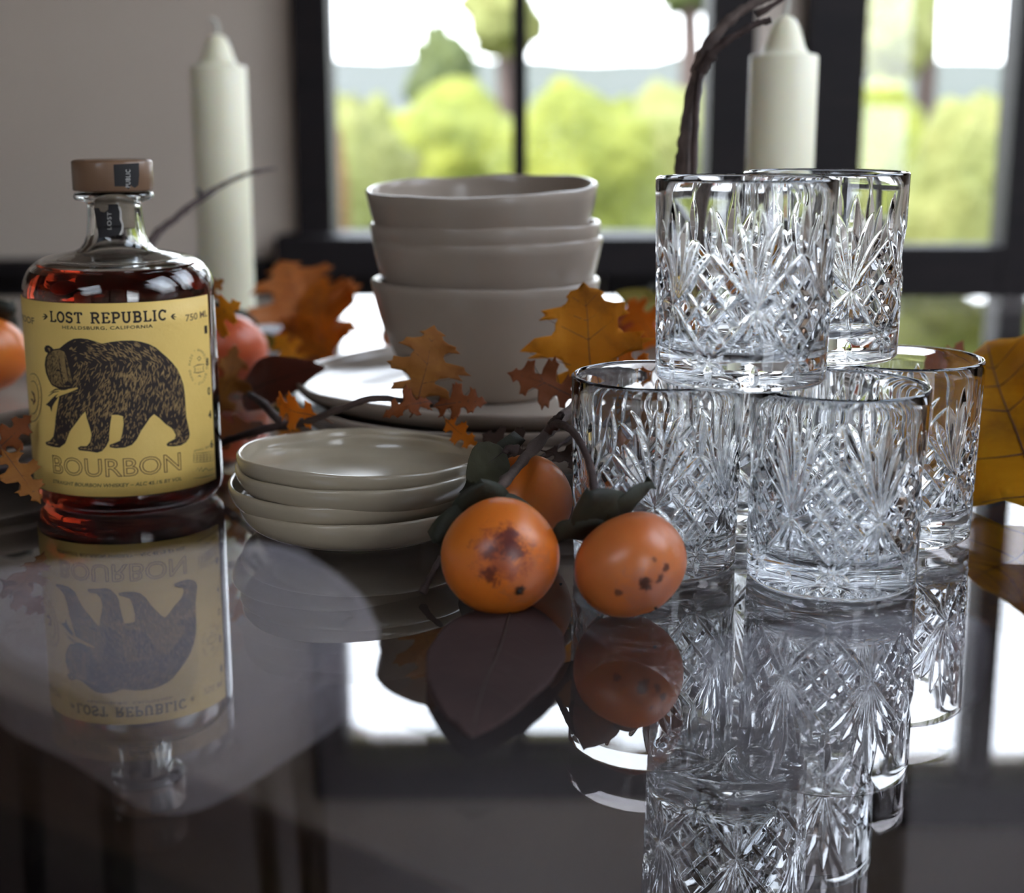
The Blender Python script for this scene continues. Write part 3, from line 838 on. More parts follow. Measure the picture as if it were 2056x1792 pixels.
# eyes and nose over the lighter face
fv, ff = [], []
stroke([(405, 588), (420, 582), (436, 590)], 0.0006); stroke([(498, 568), (508, 562), (518, 570)], 0.0006)
stroke([(468, 690), (490, 676), (515, 690)], 0.0013); stroke([(475, 712), (495, 722), (520, 712)], 0.0006)
for k in range(420):      # short dark hairs over cheeks and brow
    x, y = rnd.uniform(340, 520), rnd.uniform(445, 695)
    if not inside(x, y, face) or abs(x-(440+0.22*(y-450))) < 16: continue
    a = R(100 if x < 430 else 70)+rnd.gauss(0, 0.25); L = rnd.uniform(10, 22)
    stroke([(x, y), (x+L*math.cos(a)/2, y+L*math.sin(a)/2), (x+L*math.cos(a), y+L*math.sin(a))], 0.00018)
stroke([(424, 480), (432, 560), (446, 640), (458, 690)], 0.0003); stroke([(466, 470), (478, 560), (494, 640), (508, 680)], 0.0003)
wrap_flat('face_line', fv, ff, M['ink'], 0.00018, bear_o)
# the fish in its mouth
fish = [(578,695),(560,712),(520,722),(480,735),(440,745),(400,765),(372,790),(352,812),(330,832),(345,838),(362,850),(372,885),(378,845),(395,815),(420,780),(450,760),(500,745),(550,735),(580,720)]
fp_ = [lp(*p) for p in fish]
fi = wrap_flat('fish_print', fp_, poly_fill(fp_), M['ink'], 0.00013, lab)
fv, ff = [], []
stroke([(560, 712), (500, 730), (440, 752), (405, 778)], 0.0009); stroke([(540, 722), (480, 742)], 0.0007)
wrap_flat('fish_belly', fv, ff, M['label'], 0.00019, fi)
fv, ff = [], []
stroke([(360, 745), (400, 722), (440, 722)], 0.0003); stroke([(350, 770), (385, 742), (425, 735)], 0.0003)
wrap_flat('fish_print', fv, ff, M['ink'], 0.00013, lab)

# lettering ---------------------------------------------------------------
def text_tris(s, size=1.0, outline=0.0, bold=0.0, space=1.0, shear=0.0):
    cu = bpy.data.curves.new('lettering', 'FONT'); cu.body = s; cu.size = size
    cu.align_x = 'CENTER'; cu.space_character = space; cu.offset = bold; cu.resolution_u = 3; cu.shear = shear
    if outline > 0:
        cu.fill_mode = 'NONE'; cu.bevel_depth = outline; cu.bevel_resolution = 0
    ob = bpy.data.objects.new('lettering', cu); COL.objects.link(ob)
    dg = bpy.context.evaluated_depsgraph_get(); dg.update()
    me = ob.evaluated_get(dg).to_mesh()
    v = [(p.co.x, p.co.y) for p in me.vertices]
    if outline > 0:   # keep the front-facing half of the small tubes
        f = [tuple(p.vertices) for p in me.polygons if p.normal.z > 0.05]
    else: f = [tuple(p.vertices) for p in me.polygons]
    ob.evaluated_get(dg).to_mesh_clear()
    bpy.data.objects.remove(ob); bpy.data.curves.remove(cu)
    return v, f
def put_text(s, zx0, zx1, zy_base, zy_top, mat, name='lettering', outline=0.0, bold=0.0, space=1.0, lift=0.00007, shear=0.0, tilt=0.0):
    v, f = text_tris(s, 1.0, outline, bold, space, shear)
    x0 = min(p[0] for p in v); x1 = max(p[0] for p in v); y0 = min(p[1] for p in v); y1 = max(p[1] for p in v)
    zc = (zx0+zx1)/2
    L0, L1 = lp(zx0, zy_base), lp(zx1, zy_base)
    bz, tz = lp(zc, zy_base)[1], lp(zc, zy_top)[1]
    out = [(L0[0]+(p[0]-x0)/(x1-x0)*(L1[0]-L0[0]), bz+(p[1]-y0)/(y1-y0)*(tz-bz) + tilt*(p[0]-x0)/(x1-x0)) for p in v]
    return wrap_flat(name, out, f, mat, lift, lab)

# slab-serif headline drawn stroke by stroke
def slab(word, zx0, zx1, zy_base, zy_top, mat):
    G = {}
    def arcp(cx, cy, rx, ry, a0, a1, m=12): return [(cx+rx*math.cos(R(a0+(a1-a0)*i/m)), cy+ry*math.sin(R(a0+(a1-a0)*i/m))) for i in range(m+1)]
    s = 0.16   # serif half length
    def ser(x, y): return [(x-s, y), (x+s, y)]
    G['L'] = (0.62, [[(.18, 0), (.18, 1)], [(.02, 0.05), (.60, 0.05)], [(.58, .05), (.58, .26)], ser(.18, .96)])
    G['O'] = (0.74, [arcp(.37, .5, .29, .44, 0, 360, 24)])
    G['S'] = (0.64, [arcp(.31, .73, .22, .22, 15, 270, 12)+arcp(.31, .28, .23, .23, 90, -165, 12), [(.53, .72), (.53, .95)], [(.08, .05), (.08, .28)]])
    G['T'] = (0.70, [[(.35, 0), (.35, .95)], [(.04, .95), (.66, .95)], [(.07, .95), (.07, .74)], [(.63, .95), (.63, .74)], ser(.35, .04)])
    G[' '] = (0.42, [])
    G['R'] = (0.76, [[(.18, 0), (.18, 1)], [(.18, .95), (.42, .95)]+arcp(.44, .73, .20, .22, 90, -90, 8)+[(.18, .51)], [(.42, .51), (.64, .04), (.74, .04)], ser(.18, .04), [(.02, .96), (.2, .96)]])
    G['E'] = (0.66, [[(.18, 0), (.18, 1)], [(.02, .95), (.60, .95)], [(.02, .05), (.62, .05)], [(.18, .51), (.46, .51)], [(.59, .95), (.59, .76)], [(.61, .05), (.61, .26)], [(.46, .40), (.46, .62)]])
    G['P'] = (0.68, [[(.18, 0), (.18, 1)], [(.18, .95), (.40, .95)]+arcp(.42, .71, .20, .24, 90, -90, 8)+[(.18, .47)], ser(.18, .04), [(.02, .96), (.2, .96)]])
    G['U'] = (0.76, [[(.16, .96), (.16, .32)]+arcp(.38, .32, .22, .27, 180, 360, 10)+[(.60, .96)], ser(.16, .96), ser(.60, .96)])
    G['B'] = (0.72, [[(.18, 0), (.18, 1)], [(.02, .95), (.40, .95)]+arcp(.40, .74, .18, .21, 90, -90, 8)+[(.18, .53)], [(.40, .53)]+arcp(.42, .29, .21, .24, 90, -90, 8)+[(.02, .05)]])
    G['I'] = (0.40, [[(.20, 0), (.20, 1)], ser(.20, .04), ser(.20, .96)])
    G['C'] = (0.70, [arcp(.37, .5, .29, .44, 40, 320, 20), [(.61, .70), (.61, .95)]])
    W = sum(G[c][0]+0.10 for c in word)-0.10
    L0, L1 = lp(zx0, zy_base)[0], lp(zx1, zy_base)[0]
    bz, tz = lp((zx0+zx1)/2, zy_base)[1], lp((zx0+zx1)/2, zy_top)[1]
    kx, ky = (L1-L0)/W, (tz-bz)
    V, Fc = [], []; x = 0
    for c in word:
        for line in G[c][1]:
            P = [Vector((L0+(x+p[0])*kx, bz+p[1]*ky)) for p in line]
            thin = 0.00033 if len(P) == 2 and abs(P[0].y-P[1].y) < 1e-7 else 0.00050
            b0 = len(V); m = len(P)
            for i, p in enumerate(P):
                t = (P[min(i+1, m-1)]-P[max(i-1, 0)]).normalized(); nn = Vector((-t.y, t.x))
                V.append(tuple(p+nn*thin)); V.append(tuple(p-nn*thin))
            for i in range(m-1): Fc.append((b0+2*i, b0+2*i+1, b0+2*i+3, b0+2*i+2))
        x += G[c][0]+0.10
    return wrap_flat('headline', V, Fc, mat, 0.00007, lab)
slab('LOST REPUBLIC', 362, 1200, 246, 168, M['ink'])
for x0, sg in ((305, 1), (1268, -1)):     # little arrows either side of the headline
    fv, ff = [], []
    stroke([(x0, 200), (x0+sg*16, 199), (x0+sg*36, 198)], 0.00026)
    stroke([(x0+sg*8, 178), (x0+sg*24, 188), (x0+sg*38, 198)], 0.00040); stroke([(x0+sg*8, 220), (x0+sg*24, 209), (x0+sg*38, 198)], 0.00040)
    stroke([(x0+sg*24, 180), (x0+sg*30, 190), (x0+sg*36, 198)], 0.0002)
    wrap_flat('arrow_ornament', fv, ff, M['ink'], 0.00007, lab)
put_text('HEALDSBURG, CALIFORNIA', 450, 1100, 296, 268, M['ink'], bold=0.012, space=1.12)
put_text('750 ML', 1335, 1492, 222, 172, M['ink_soft'], bold=0.01, tilt=0.0006)
put_text('PROOF', 100, 248, 232, 186, M['ink_soft'], bold=0.01)
put_text('BOURBON', 388, 1308, 1352, 1218, M['ink_red'], name='outline_lettering', outline=0.016)
put_text('STRAIGHT BOURBON WHISKEY ~ ALC 45.1% BY VOL', 385, 1310, 1424, 1398, M['ink'], shear=0.2, bold=0.01)
for ch, zx, zy in (('1', 1524, 320), ('8', 1534, 552), ('0', 1546, 762), ('4', 1553, 930), ('6', 1566, 1142)):
    put_text(ch, zx-52, zx-32, zy, zy-58, M['ink'], bold=0.03)
put_text('SMALL BATCH', 1395, 1538, 1154, 1138, M['ink_soft'])
fv, ff = [], []
for k in range(5):      # stamped batch box
    stroke([(1392, 1182+k*16), (1465, 1178+k*16), (1540, 1166+k*16)], 0.00022)
for k in range(7):
    stroke([(1392+k*24, 1184), (1394+k*24, 1215), (1392+k*24, 1245)], 0.00022)
stroke([(1408, 1312), (1425, 1285), (1432, 1312), (1450, 1282), (1455, 1312), (1480, 1288), (1500, 1305), (1545, 1288)], 0.00025)   # signature
stroke([(1390, 1362), (1470, 1352), (1555, 1325)], 0.0002)
wrap_flat('batch_stamp', fv, ff, M['ink_soft'], 0.00007, lab)
# round seals, right and left
def circle_txt(zx, zy, rx, ry, s, mat, size=26):
    V, Fc = [], []
    for i, ch in enumerate(s):
        if ch == ' ': continue
        a = -math.pi/2 + 2*math.pi*i/len(s)
        v, f = text_tris(ch, 1.0)
        cxm = 0; b0 = len(V)
        for p in v:
            px, py = p[0]*size, (p[1]-0.35)*size
            tx, ty = -math.sin(a), math.cos(a); nx, ny = math.cos(a), math.sin(a)
            V.append(lp(zx + rx*math.cos(a) + (tx*px*0.7 + nx*py), zy + ry*math.sin(a) + (ty*px + ny*py)))
        Fc += [tuple(b0+k for k in t) for t in f]
    return wrap_flat('seal_lettering', V, Fc, mat, 0.00007, lab)
circle_txt(1425, 560, 62, 122, 'BARREL TO BOTTLE * HAND MADE * ', M['ink_soft'], 26)
fv, ff = [], []
stroke([(1390, 560), (1425, 545), (1470, 540)], 0.0003); stroke([(1390, 600), (1425, 602), (1470, 590)], 0.0003)
stroke([(1398, 560), (1402, 585), (1398, 602)], 0.0003); stroke([(1466, 542), (1460, 570), (1466, 592)], 0.0003)
stroke([(1418, 500), (1432, 485), (1446, 500), (1432, 515), (1418, 500)], 0.0003)
for dx in (410, 425, 440): stroke([(1000+dx, 565), (1000+dx, 590)], 0.0002)
stroke([(1422, 630), (1435, 622), (1448, 632)], 0.0003)
wrap_flat('seal_print', fv, ff, M['ink_soft'], 0.00007, lab)
fv, ff = [], []
for rx, ry in ((62, 172), (40, 118)):
    pts = [(238+rx*math.cos(t)-0, 780+ry*math.sin(t)) for t in np.linspace(-1.9, 1.9, 26)]
    stroke(pts, 0.00035)
stroke([(228, 735), (245, 760), (252, 800), (240, 830)], 0.0011); stroke([(222, 790), (236, 800), (246, 825)], 0.0007)
for k in range(9):
    t = -1.4+k*0.35; stroke([(238+46*math.cos(t), 780+135*math.sin(t)), (238+56*math.cos(t), 780+155*math.sin(t))], 0.00022)
wrap_flat('seal_print', fv, ff, M['ink_red'], 0.00007, lab)

# wooden stopper and the torn black paper seal
cp = [(0, 0.1572), (0.0150, 0.1572), (0.0192, 0.1576), (0.0196, 0.1582), (0.0196, 0.1712), (0.0190, 0.1722), (0.0176, 0.1726), (0, 0.1726)]
cap = lathe('stopper_cap', cp, M['cork'], bot, 96); setp(cap, 'walnut stopper cap')
lathe('stopper_plug', [(0, 0.1385), (0.0090, 0.1385), (0.0097, 0.1395), (0.0097, 0.1574), (0, 0.1574)], M['stopper'], bot, 48)
def sheet_on_ring(name, outline, rad_fn, mat, parent, off=0.00025, thick=0.0002):
    tr = poly_fill(outline)
    bm = bmesh.new(); vv = [bm.verts.new((x, y, 0)) for x, y in outline]
    for t in tr: bm.faces.new([vv[k] for k in t])
    for ax in (0, 1):
        lo = min(p[ax] for p in outline); hi = max(p[ax] for p in outline); q = lo+0.0012
        while q < hi:
            co = [0, 0, 0]; no = [0, 0, 0]; co[ax] = q; no[ax] = 1
            bmesh.ops.bisect_plane(bm, geom=bm.verts[:]+bm.edges[:]+bm.faces[:], plane_co=co, plane_no=no); q += 0.0012
    for v in bm.verts:
        r0 = rad_fn(v.co.y)+off; v.co = cyl_pt(v.co.x/r0, v.co.y, r0)
    o = bm_obj(name, bm, mat, parent)
    md = o.modifiers.new('thickness', 'SOLIDIFY'); md.thickness = thick; md.offset = 1
    return o
def px_on(u, v, rad):
    a, z = cyl(u, v, rad); return (a*(rad+0.0003), z)
cap_r = lambda z: 0.0196
strip = [px_on(*p, 0.0196) for p in ((228, 330), (278, 327), (279, 352), (277, 372), (270, 377), (262, 372), (258, 380), (250, 374), (230, 374))]
st = sheet_on_ring('paper_seal', strip, cap_r, M['paper_black'], bot); setp(st, 'black paper seal strip on the stopper')
def neck_r(z):
    ks = [(0.1276, 0.0215), (0.1292, 0.0180), (0.1318, 0.0158), (0.136, 0.0144), (0.142, 0.0136), (0.149, 0.0131), (0.1512, 0.0131), (0.1522, 0.0150), (0.1532, 0.0190)]
    if z <= ks[0][0]: return ks[0][1]
    for (z0, r0), (z1, r1) in zip(ks, ks[1:]):
        if z <= z1: return r0+(r1-r0)*(z-z0)/(z1-z0)
    return ks[-1][1]
torn = [(217, 398), (221, 389), (228, 392), (233, 396), (237, 405), (239, 414), (242, 425), (242, 440), (246, 450), (245, 460), (241, 471), (200, 477), (197, 455), (193, 430), (190, 417), (200, 417), (203, 424), (211, 426), (218, 421), (219, 411), (213, 404), (206, 407)]
tp = [px_on(u, v, 0.0137) for u, v in torn]
tp = [(x, min(z, 0.1514)) for x, z in tp]
tg = sheet_on_ring('torn_paper_seal', tp, lambda z: 0.0146 if z > 0.14 else neck_r(z)+0.0002, M['paper_black'], bot, 0.0004); setp(tg, 'torn black paper seal on the neck')
edge = [tp[i] for i in (5, 6, 7, 8, 9, 10)]
V, Fc = [], []
for i, (x, y) in enumerate(edge):
    V += [(x-0.0003, y), (x+0.0007, y)]
    if i: Fc.append((2*i-2, 2*i-1, 2*i+1, 2*i))
def ring_print(name, V, Fc, rad_fn, mat, parent, off):
    P = []
    for x, y in V:
        r0 = rad_fn(y)+off; P.append(cyl_pt(x/(rad_fn(y)+0.0003), y, r0))
    return mesh_obj(name, P, Fc, mat, parent, smooth=False)
ring_print('torn_edge', V, Fc, lambda z: 0.0146 if z > 0.14 else neck_r(z)+0.0002, M['paper_edge'], tg, 0.0007)
def vert_text(s, ucen, vtop, vbot, wpx, rad, rad_fn, parent, mat):
    v, f = text_tris(s, 1.0, space=1.15)
    x0 = min(p[0] for p in v); x1 = max(p[0] for p in v); y0 = min(p[1] for p in v); y1 = max(p[1] for p in v)
    out = []
    for p in v:
        s_ = (p[0]-x0)/(x1-x0); q = (p[1]-y0)/(y1-y0)
        out.append(px_on(ucen+wpx*(0.5-q), vbot+(vtop-vbot)*s_, rad))
    return ring_print('seal_lettering', out, f, rad_fn, mat, parent, 0.0007)
vert_text('PUBLIC', 256, 340, 376, 9, 0.0196, cap_r, st, M['print_white'])
vert_text('LOST', 221, 425, 460, 8, 0.0137, lambda z: 0.0146 if z > 0.14 else neck_r(z)+0.0002, tg, M['print_white'])

# ------------------------------------------------------------------ candles on little dishes
def candle(u, d, base_z, label, dish_label, lean=0.0):
    p = at(u, 300, d); r = 0.0245
    dish = lathe('candle_dish', dish_profile(0.062, 0.010, 0.045, 0.003), M['white_dish'], None, 96)
    dish.location = (p.x, d, 0.0004); setp(dish, dish_label, 'dish', 'white candle dishes')
    e = empty('pillar_candle', (p.x, d, base_z)); setp(e, label, 'candle', 'white pillar candles')
    H = 0.232
    prof = [(0, 0), (r-0.001, 0), (r, 0.001), (r, H*0.5), (r-0.0002, H-0.0012), (r-0.0014, H)]
    prof += [(r*0.84, H+0.0003), (r*0.70, H+0.0014), (r*0.61, H+0.0045), (r*0.53, H+0.0105), (r*0.45, H+0.0170), (r*0.35, H+0.0228), (r*0.20, H+0.0262), (0.0, H+0.0275)]
    lathe('wax_body', prof, M['wax'], e, 96)
    if lean: wp = [(0, 0, H+0.026), (0.0008, 0, H+0.033), (-0.0008, 0, H+0.0375), (-0.0036, 0, H+0.0395), (-0.0055, 0, H+0.0385)]
    else: wp = [(0, 0, H+0.026), (0.0006, 0, H+0.033), (0.0018, 0, H+0.039), (0.0010, 0, H+0.047)]
    tube('wick', wp, [0.0018, 0.0016], M['wick'], e, n=8, sub=5, rough=0.25)
candle(445, 1.33, 0.0045, 'tall white pillar candle behind the bottle with a curled wick', 'white dish under the candle behind the bottle', 1)
candle(1567, 1.09, 0.0045, 'white pillar candle rising behind the upper tumblers', 'white dish under the candle behind the tumblers')

# ------------------------------------------------------------------ persimmons
def persimmon_mesh(r, seed, flat=0.86):
    verts, faces = [], []
    nu, nv = 48, 28
    def f(th, ph):
        # th 0 = blossom tip (-z), pi = calyx end (+z)
        z = -math.cos(th); q = math.sin(th)
        lob = 1 + 0.022*math.cos(4*ph)*q*q*(0.6+0.4*z)
        sq = q**0.92
        dent = 0.10*math.exp(-((math.pi-th)/0.30)**2)
        n1 = 0.02*noise.noise((q*math.cos(ph)*1.5+seed, q*math.sin(ph)*1.5, z*1.5))
        return Vector((r*sq*lob*math.cos(ph)*(1+n1), r*sq*lob*math.sin(ph)*(1+n1), r*flat*(z - dent + (0.05*(1-th/0.35) if th < 0.35 else 0)*-1 + n1)))
    verts.append(f(0, 0))
    for i in range(1, nv):
        for j in range(nu): verts.append(f(math.pi*i/nv, 2*math.pi*j/nu))
    verts.append(f(math.pi, 0))
    for j in range(nu): faces.append((0, 1+(j+1) % nu, 1+j))
    for i in range(nv-2):
        for j in range(nu):
            a = 1+i*nu; b4 = a+nu; faces.append((a+j, a+(j+1) % nu, b4+(j+1) % nu, b4+j))
    last = len(verts)-1; a = 1+(nv-2)*nu
    for j in range(nu): faces.append((last, a+j, a+(j+1) % nu))
    return verts, faces
def calyx_leaf(r, ang, seed, droop):
    rr = random.Random(seed); V, Fc = [], []
    L = r*(1.0+0.18*rr.random()); Wd = r*0.60
    m = 10
    for i in range(m+1):
        t = i/m
        w = Wd*math.sin(math.pi*min(1, 0.10+0.93*t))**0.7*(1-0.12*t)
        for s in (-1, -0.5, 0, 0.5, 1):
            x = L*t; y = w*s
            z = r*0.10*math.sin(t*math.pi)*0.6 - droop*r*t*t + 0.16*r*abs(s)**2*(0.4+t) + 0.22*r*t*noise.noise((t*3+seed, s*1.5, 0.5))
            V.append(Vector((x*math.cos(ang)-y*math.sin(ang), x*math.sin(ang)+y*math.cos(ang), z)))
    for i in range(m):
        for k in range(4): Fc.append((i*5+k, i*5+k+1, (i+1)*5+k+1, (i+1)*5+k))
    return V, Fc
def persimmon(u, v, rpx, axis, mat, label, seed, d=None, z=None, calyx=True, flat=0.86, droop=0.1, stem=0.5):
    """axis: direction of the calyx end. Sits on the table unless d is given."""
    r_ = ray(u, v); tn = -r_.z/r_.y
    if d is None: d = HC/(tn + rpx/F_PX*flat)
    rad = rpx/F_PX*d*1.0
    c = at(u, v, d)
    ax = Vector(axis).normalized()
    rot = ax.to_track_quat('Z', 'Y')
    vs2, fs = persimmon_mesh(rad, seed, flat)
    o = fix_normals(mesh_obj('persimmon', vs2, fs, mat))
    o.location = c; o.rotation_mode = 'QUATERNION'; o.rotation_quaternion = rot
    # rest on the surface below
    zmin = min((rot @ Vector(q)).z for q in vs2)
    o.location.z = (0.0004 if z is None else z) - zmin
    setp(o, label, 'persimmon', 'orange persimmons among the leaves')
    if calyx:
        top = rad*flat*0.93
        for k in range(4):
            V, Fc = calyx_leaf(rad*0.92, k*math.pi/2+0.4+seed, seed*10+k, droop)
            lf = mesh_obj('calyx_leaf', [p+Vector((0, 0, top)) for p in V], Fc, M['calyx'], o)
            md = lf.modifiers.new('thickness', 'SOLIDIFY'); md.thickness = 0.0006
    tp_ = [(0, 0, -rad*flat*1.04)]
    tube('blossom_tip', [(0, 0, -rad*flat*1.0), (0.0003, 0.0002, -rad*flat*1.10)], [0.0011, 0.0004], M['tip'], o, n=6, sub=1)
    return o, rad
def spot(axis, du, dv, rad, flat):
    # place on the fruit seen at offset (du, dv) from its centre, in fruit radii, in its own space
    c_ = Vector((0, -0.956, 0.29)); dn = Vector((0, -0.29, -0.956))
    w = Vector((1, 0, 0))*du + dn*dv + c_*math.sqrt(max(0.0, 1-du*du-dv*dv))
    q = Vector(axis).normalized().to_track_quat('Z', 'Y').inverted() @ w
    return tuple(Vector((q.x, q.y, q.z*flat))*rad*0.98)
AX1, AX2 = (-0.32, 0.885, 0.337), (-0.45, 0.55, 0.68)
S1 = lambda u, v: spot(AX1, (u-1005)/124, (v-1110)/124, 0.0238, 0.93)
S2 = lambda u, v: spot(AX2, (u-1266)/122, (v-1112)/122, 0.0234, 0.86)
P1M = persimmon_mat('bruised_persimmon_skin', [(S1(1075, 1165), 0.015, (0.40, 0.13, 0.06), 0.55), (S1(1010, 1105), 0.0125, (0.30, 0.06, 0.026), 0.75), (S1(1020, 1082), 0.0062, (0.11, 0.02, 0.016), 0.9), (S1(1035, 1105), 0.0052, (0.12, 0.022, 0.018), 0.9), (S1(988, 1150), 0.0046, (0.13, 0.024, 0.016), 0.9), (S1(985, 1112), 0.003, (0.14, 0.026, 0.018), 0.8), (S1(1045, 1182), 0.0028, (0.01, 0.006, 0.005), 1.0)])
P2M = persimmon_mat('spotted_persimmon_skin', [(S2(1305, 1180), 0.014, (0.40, 0.14, 0.08), 0.6), (S2(1292, 1162), 0.0034, (0.05, 0.016, 0.01), 0.95), (S2(1325, 1150), 0.0022, (0.07, 0.02, 0.012), 0.9), (S2(1336, 1128), 0.0018, (0.08, 0.024, 0.015), 0.9), (S2(1238, 1178), 0.002, (0.09, 0.03, 0.018), 0.8), (S2(1310, 1108), 0.0012, (0.12, 0.04, 0.02), 0.7), (S2(1355, 1065), 0.006, (0.62, 0.26, 0.16), 0.6)], (0.60, 0.175, 0.04), (0.50, 0.125, 0.03))
P3M = persimmon_mat('persimmon_skin', [], (0.72, 0.20, 0.022), (0.62, 0.14, 0.018))
P4M = persimmon_mat('red_persimmon_skin', [], (0.58, 0.105, 0.03), (0.46, 0.075, 0.022))
p1, r1 = persimmon(1005, 1110, 124, AX1, P1M, 'bruised orange persimmon nearest the viewer, dark spots on its face', 1, d=0.556, flat=0.93)
p2, r2 = persimmon(1266, 1112, 122, AX2, P2M, 'orange persimmon with its calyx up, leaning in front of a tumbler', 2, d=0.552, flat=0.84, droop=-0.25)
p3, r3 = persimmon(1050, 1024, 108, (-0.75, 0.35, 0.55), P3M, 'smooth orange persimmon tucked behind the bruised one', 3, flat=0.9)
persimmon(462, 714, 76, (-0.3, 0.8, 0.5), P4M, 'reddish persimmon half hidden behind the right side of the bottle', 4)
LPZ = 0.0005+2*0.0095+0.0048
persimmon(-28, 706, 84, (-0.2, 0.5, 0.8), P3M, 'orange persimmon on the plates at the left edge', 5, d=0.905, z=LPZ+0.001)
persimmon(1296, 678, 74, (0.3, 0.6, 0.7), P4M, 'orange persimmon partly hidden behind the upper tumbler', 6)
persimmon(800, 690, 36, (0.2, 0.5, 0.8), P3M, 'small patch of a persimmon peeping out behind the bowls', 7, d=1.22, flat=0.9)

# ------------------------------------------------------------------ twigs
def px(pts): return [at(u, v, d) for u, v, d in pts]
t1 = tube('persimmon_twig', px([(1300, 745, 0.742), (1215, 775, 0.72), (1150, 820, 0.690), (1105, 862, 0.655), (1050, 925, 0.618), (1010, 970, 0.592), (975, 1003, 0.581)]),
          [0.0034, 0.003, 0.0026, 0.0024, 0.0020, 0.0018], M['bark_grey'], None, n=10, sub=8, rough=0.35, seed=3)
setp(t1, 'forked brown twig running from the tumblers down to the bruised persimmon', 'twig')
tube('side_shoot', px([(1098, 868, 0.650), (1118, 850, 0.632), (1150, 866, 0.600), (1178, 915, 0.574), (1190, 960, 0.562), (1195, 1000, 0.556)]), [0.0020, 0.0016, 0.0015, 0.0018], M['bark'], t1, n=8, sub=8, rough=0.3, seed=5)
tube('bud', px([(1112, 852, 0.640), (1122, 838, 0.636), (1128, 830, 0.634)]), [0.0028, 0.0012], M['bark'], t1, n=6, sub=4, rough=0.4, seed=2)
tube('bud', px([(1040, 905, 0.622), (1022, 900, 0.622), (1012, 908, 0.622)]), [0.0026, 0.0012], M['bark'], t1, n=6, sub=4, rough=0.4, seed=8)
tube('side_shoot', px([(1070, 930, 0.66), (1115, 900, 0.68), (1160, 868, 0.70)]), [0.0012, 0.001], M['bark'], t1, n=6, sub=6, rough=0.3, seed=9)
t2 = tube('oak_twig', px([(425, 893, 0.792), (470, 880, 0.780), (545, 858, 0.757), (610, 848, 0.737), (680, 822, 0.722), (750, 800, 0.716), (830, 806, 0.716), (890, 812, 0.714)]),
          [0.0020, 0.0018, 0.0016, 0.0013], M['bark'], None, n=8, sub=8, rough=0.35, seed=11)
setp(t2, 'thin dark oak twig carrying leaves across the front of the plates', 'twig')
tube('side_shoot', px([(570, 853, 0.749), (530, 812, 0.79), (500, 790, 0.83)]), [0.0022, 0.0024, 0.0016], M['bark'], t2, n=8, sub=6, rough=0.3, seed=12)
t3 = tube('curved_twig', px([(1395, 800, 0.79), (1376, 560, 0.80), (1372, 350, 0.82), (1378, 260, 0.825), (1398, 160, 0.83), (1422, 92, 0.835), (1480, 28, 0.84), (1550, -8, 0.845), (1640, -40, 0.85)]),
          [0.0042, 0.0040, 0.0038, 0.0036, 0.0034, 0.0028, 0.0022, 0.0016], M['bark_grey'], None, n=12, sub=10, rough=0.40, seed=21)
setp(t3, 'dark curved twig arching over from behind the upper tumblers', 'twig')
tube('side_shoot', px([(1405, 145, 0.828), (1432, 105, 0.824), (1470, 75, 0.822), (1515, 50, 0.822), (1548, 40, 0.822)]), [0.0034, 0.0022, 0.0016, 0.0018], M['bark'], t3, n=8, sub=8, rough=0.4, seed=22)
tube('side_shoot', px([(1520, 30, 0.842), (1560, 5, 0.842), (1600, -25, 0.842)]), [0.0016, 0.0012], M['bark'], t3, n=8, sub=6, rough=0.3, seed=23)
tube('side_shoot', px([(1384, 560, 0.795), (1392, 350, 0.812), (1398, 220, 0.82), (1408, 130, 0.828)]), [0.0020, 0.0018, 0.0016], M['bark'], t3, n=8, sub=8, rough=0.3, seed=24)
t4 = tube('slender_twig', px([(250, 640, 0.95), (300, 492, 1.0), (350, 440, 1.03), (405, 398, 1.06), (450, 370, 1.09), (500, 348, 1.12), (552, 338, 1.16)]),
          [0.0040, 0.0030, 0.0026, 0.0022, 0.0017, 0.0015, 0.0011], M['bark'], None, n=8, sub=8, rough=0.3, seed=31)
setp(t4, 'slender bare twig crossing in front of the tall candle', 'twig')
tube('bud', px([(405, 398, 1.06), (398, 378, 1.06)]), [0.0020, 0.0012], M['bark'], t4, n=6, sub=3, rough=0.3, seed=32)
t5 = tube('twig_end', px([(884, 1118, 0.585), (866, 1155, 0.578), (848, 1190, 0.574)]), [0.0010, 0.0012, 0.0018], M['bark'], None, n=8, sub=6, rough=0.4, seed=41)
for v_ in t5.data.vertices: v_.co.z = max(v_.co.z, 0.0003)
setp(t5, 'short dark twig end left of the bruised persimmon', 'twig')

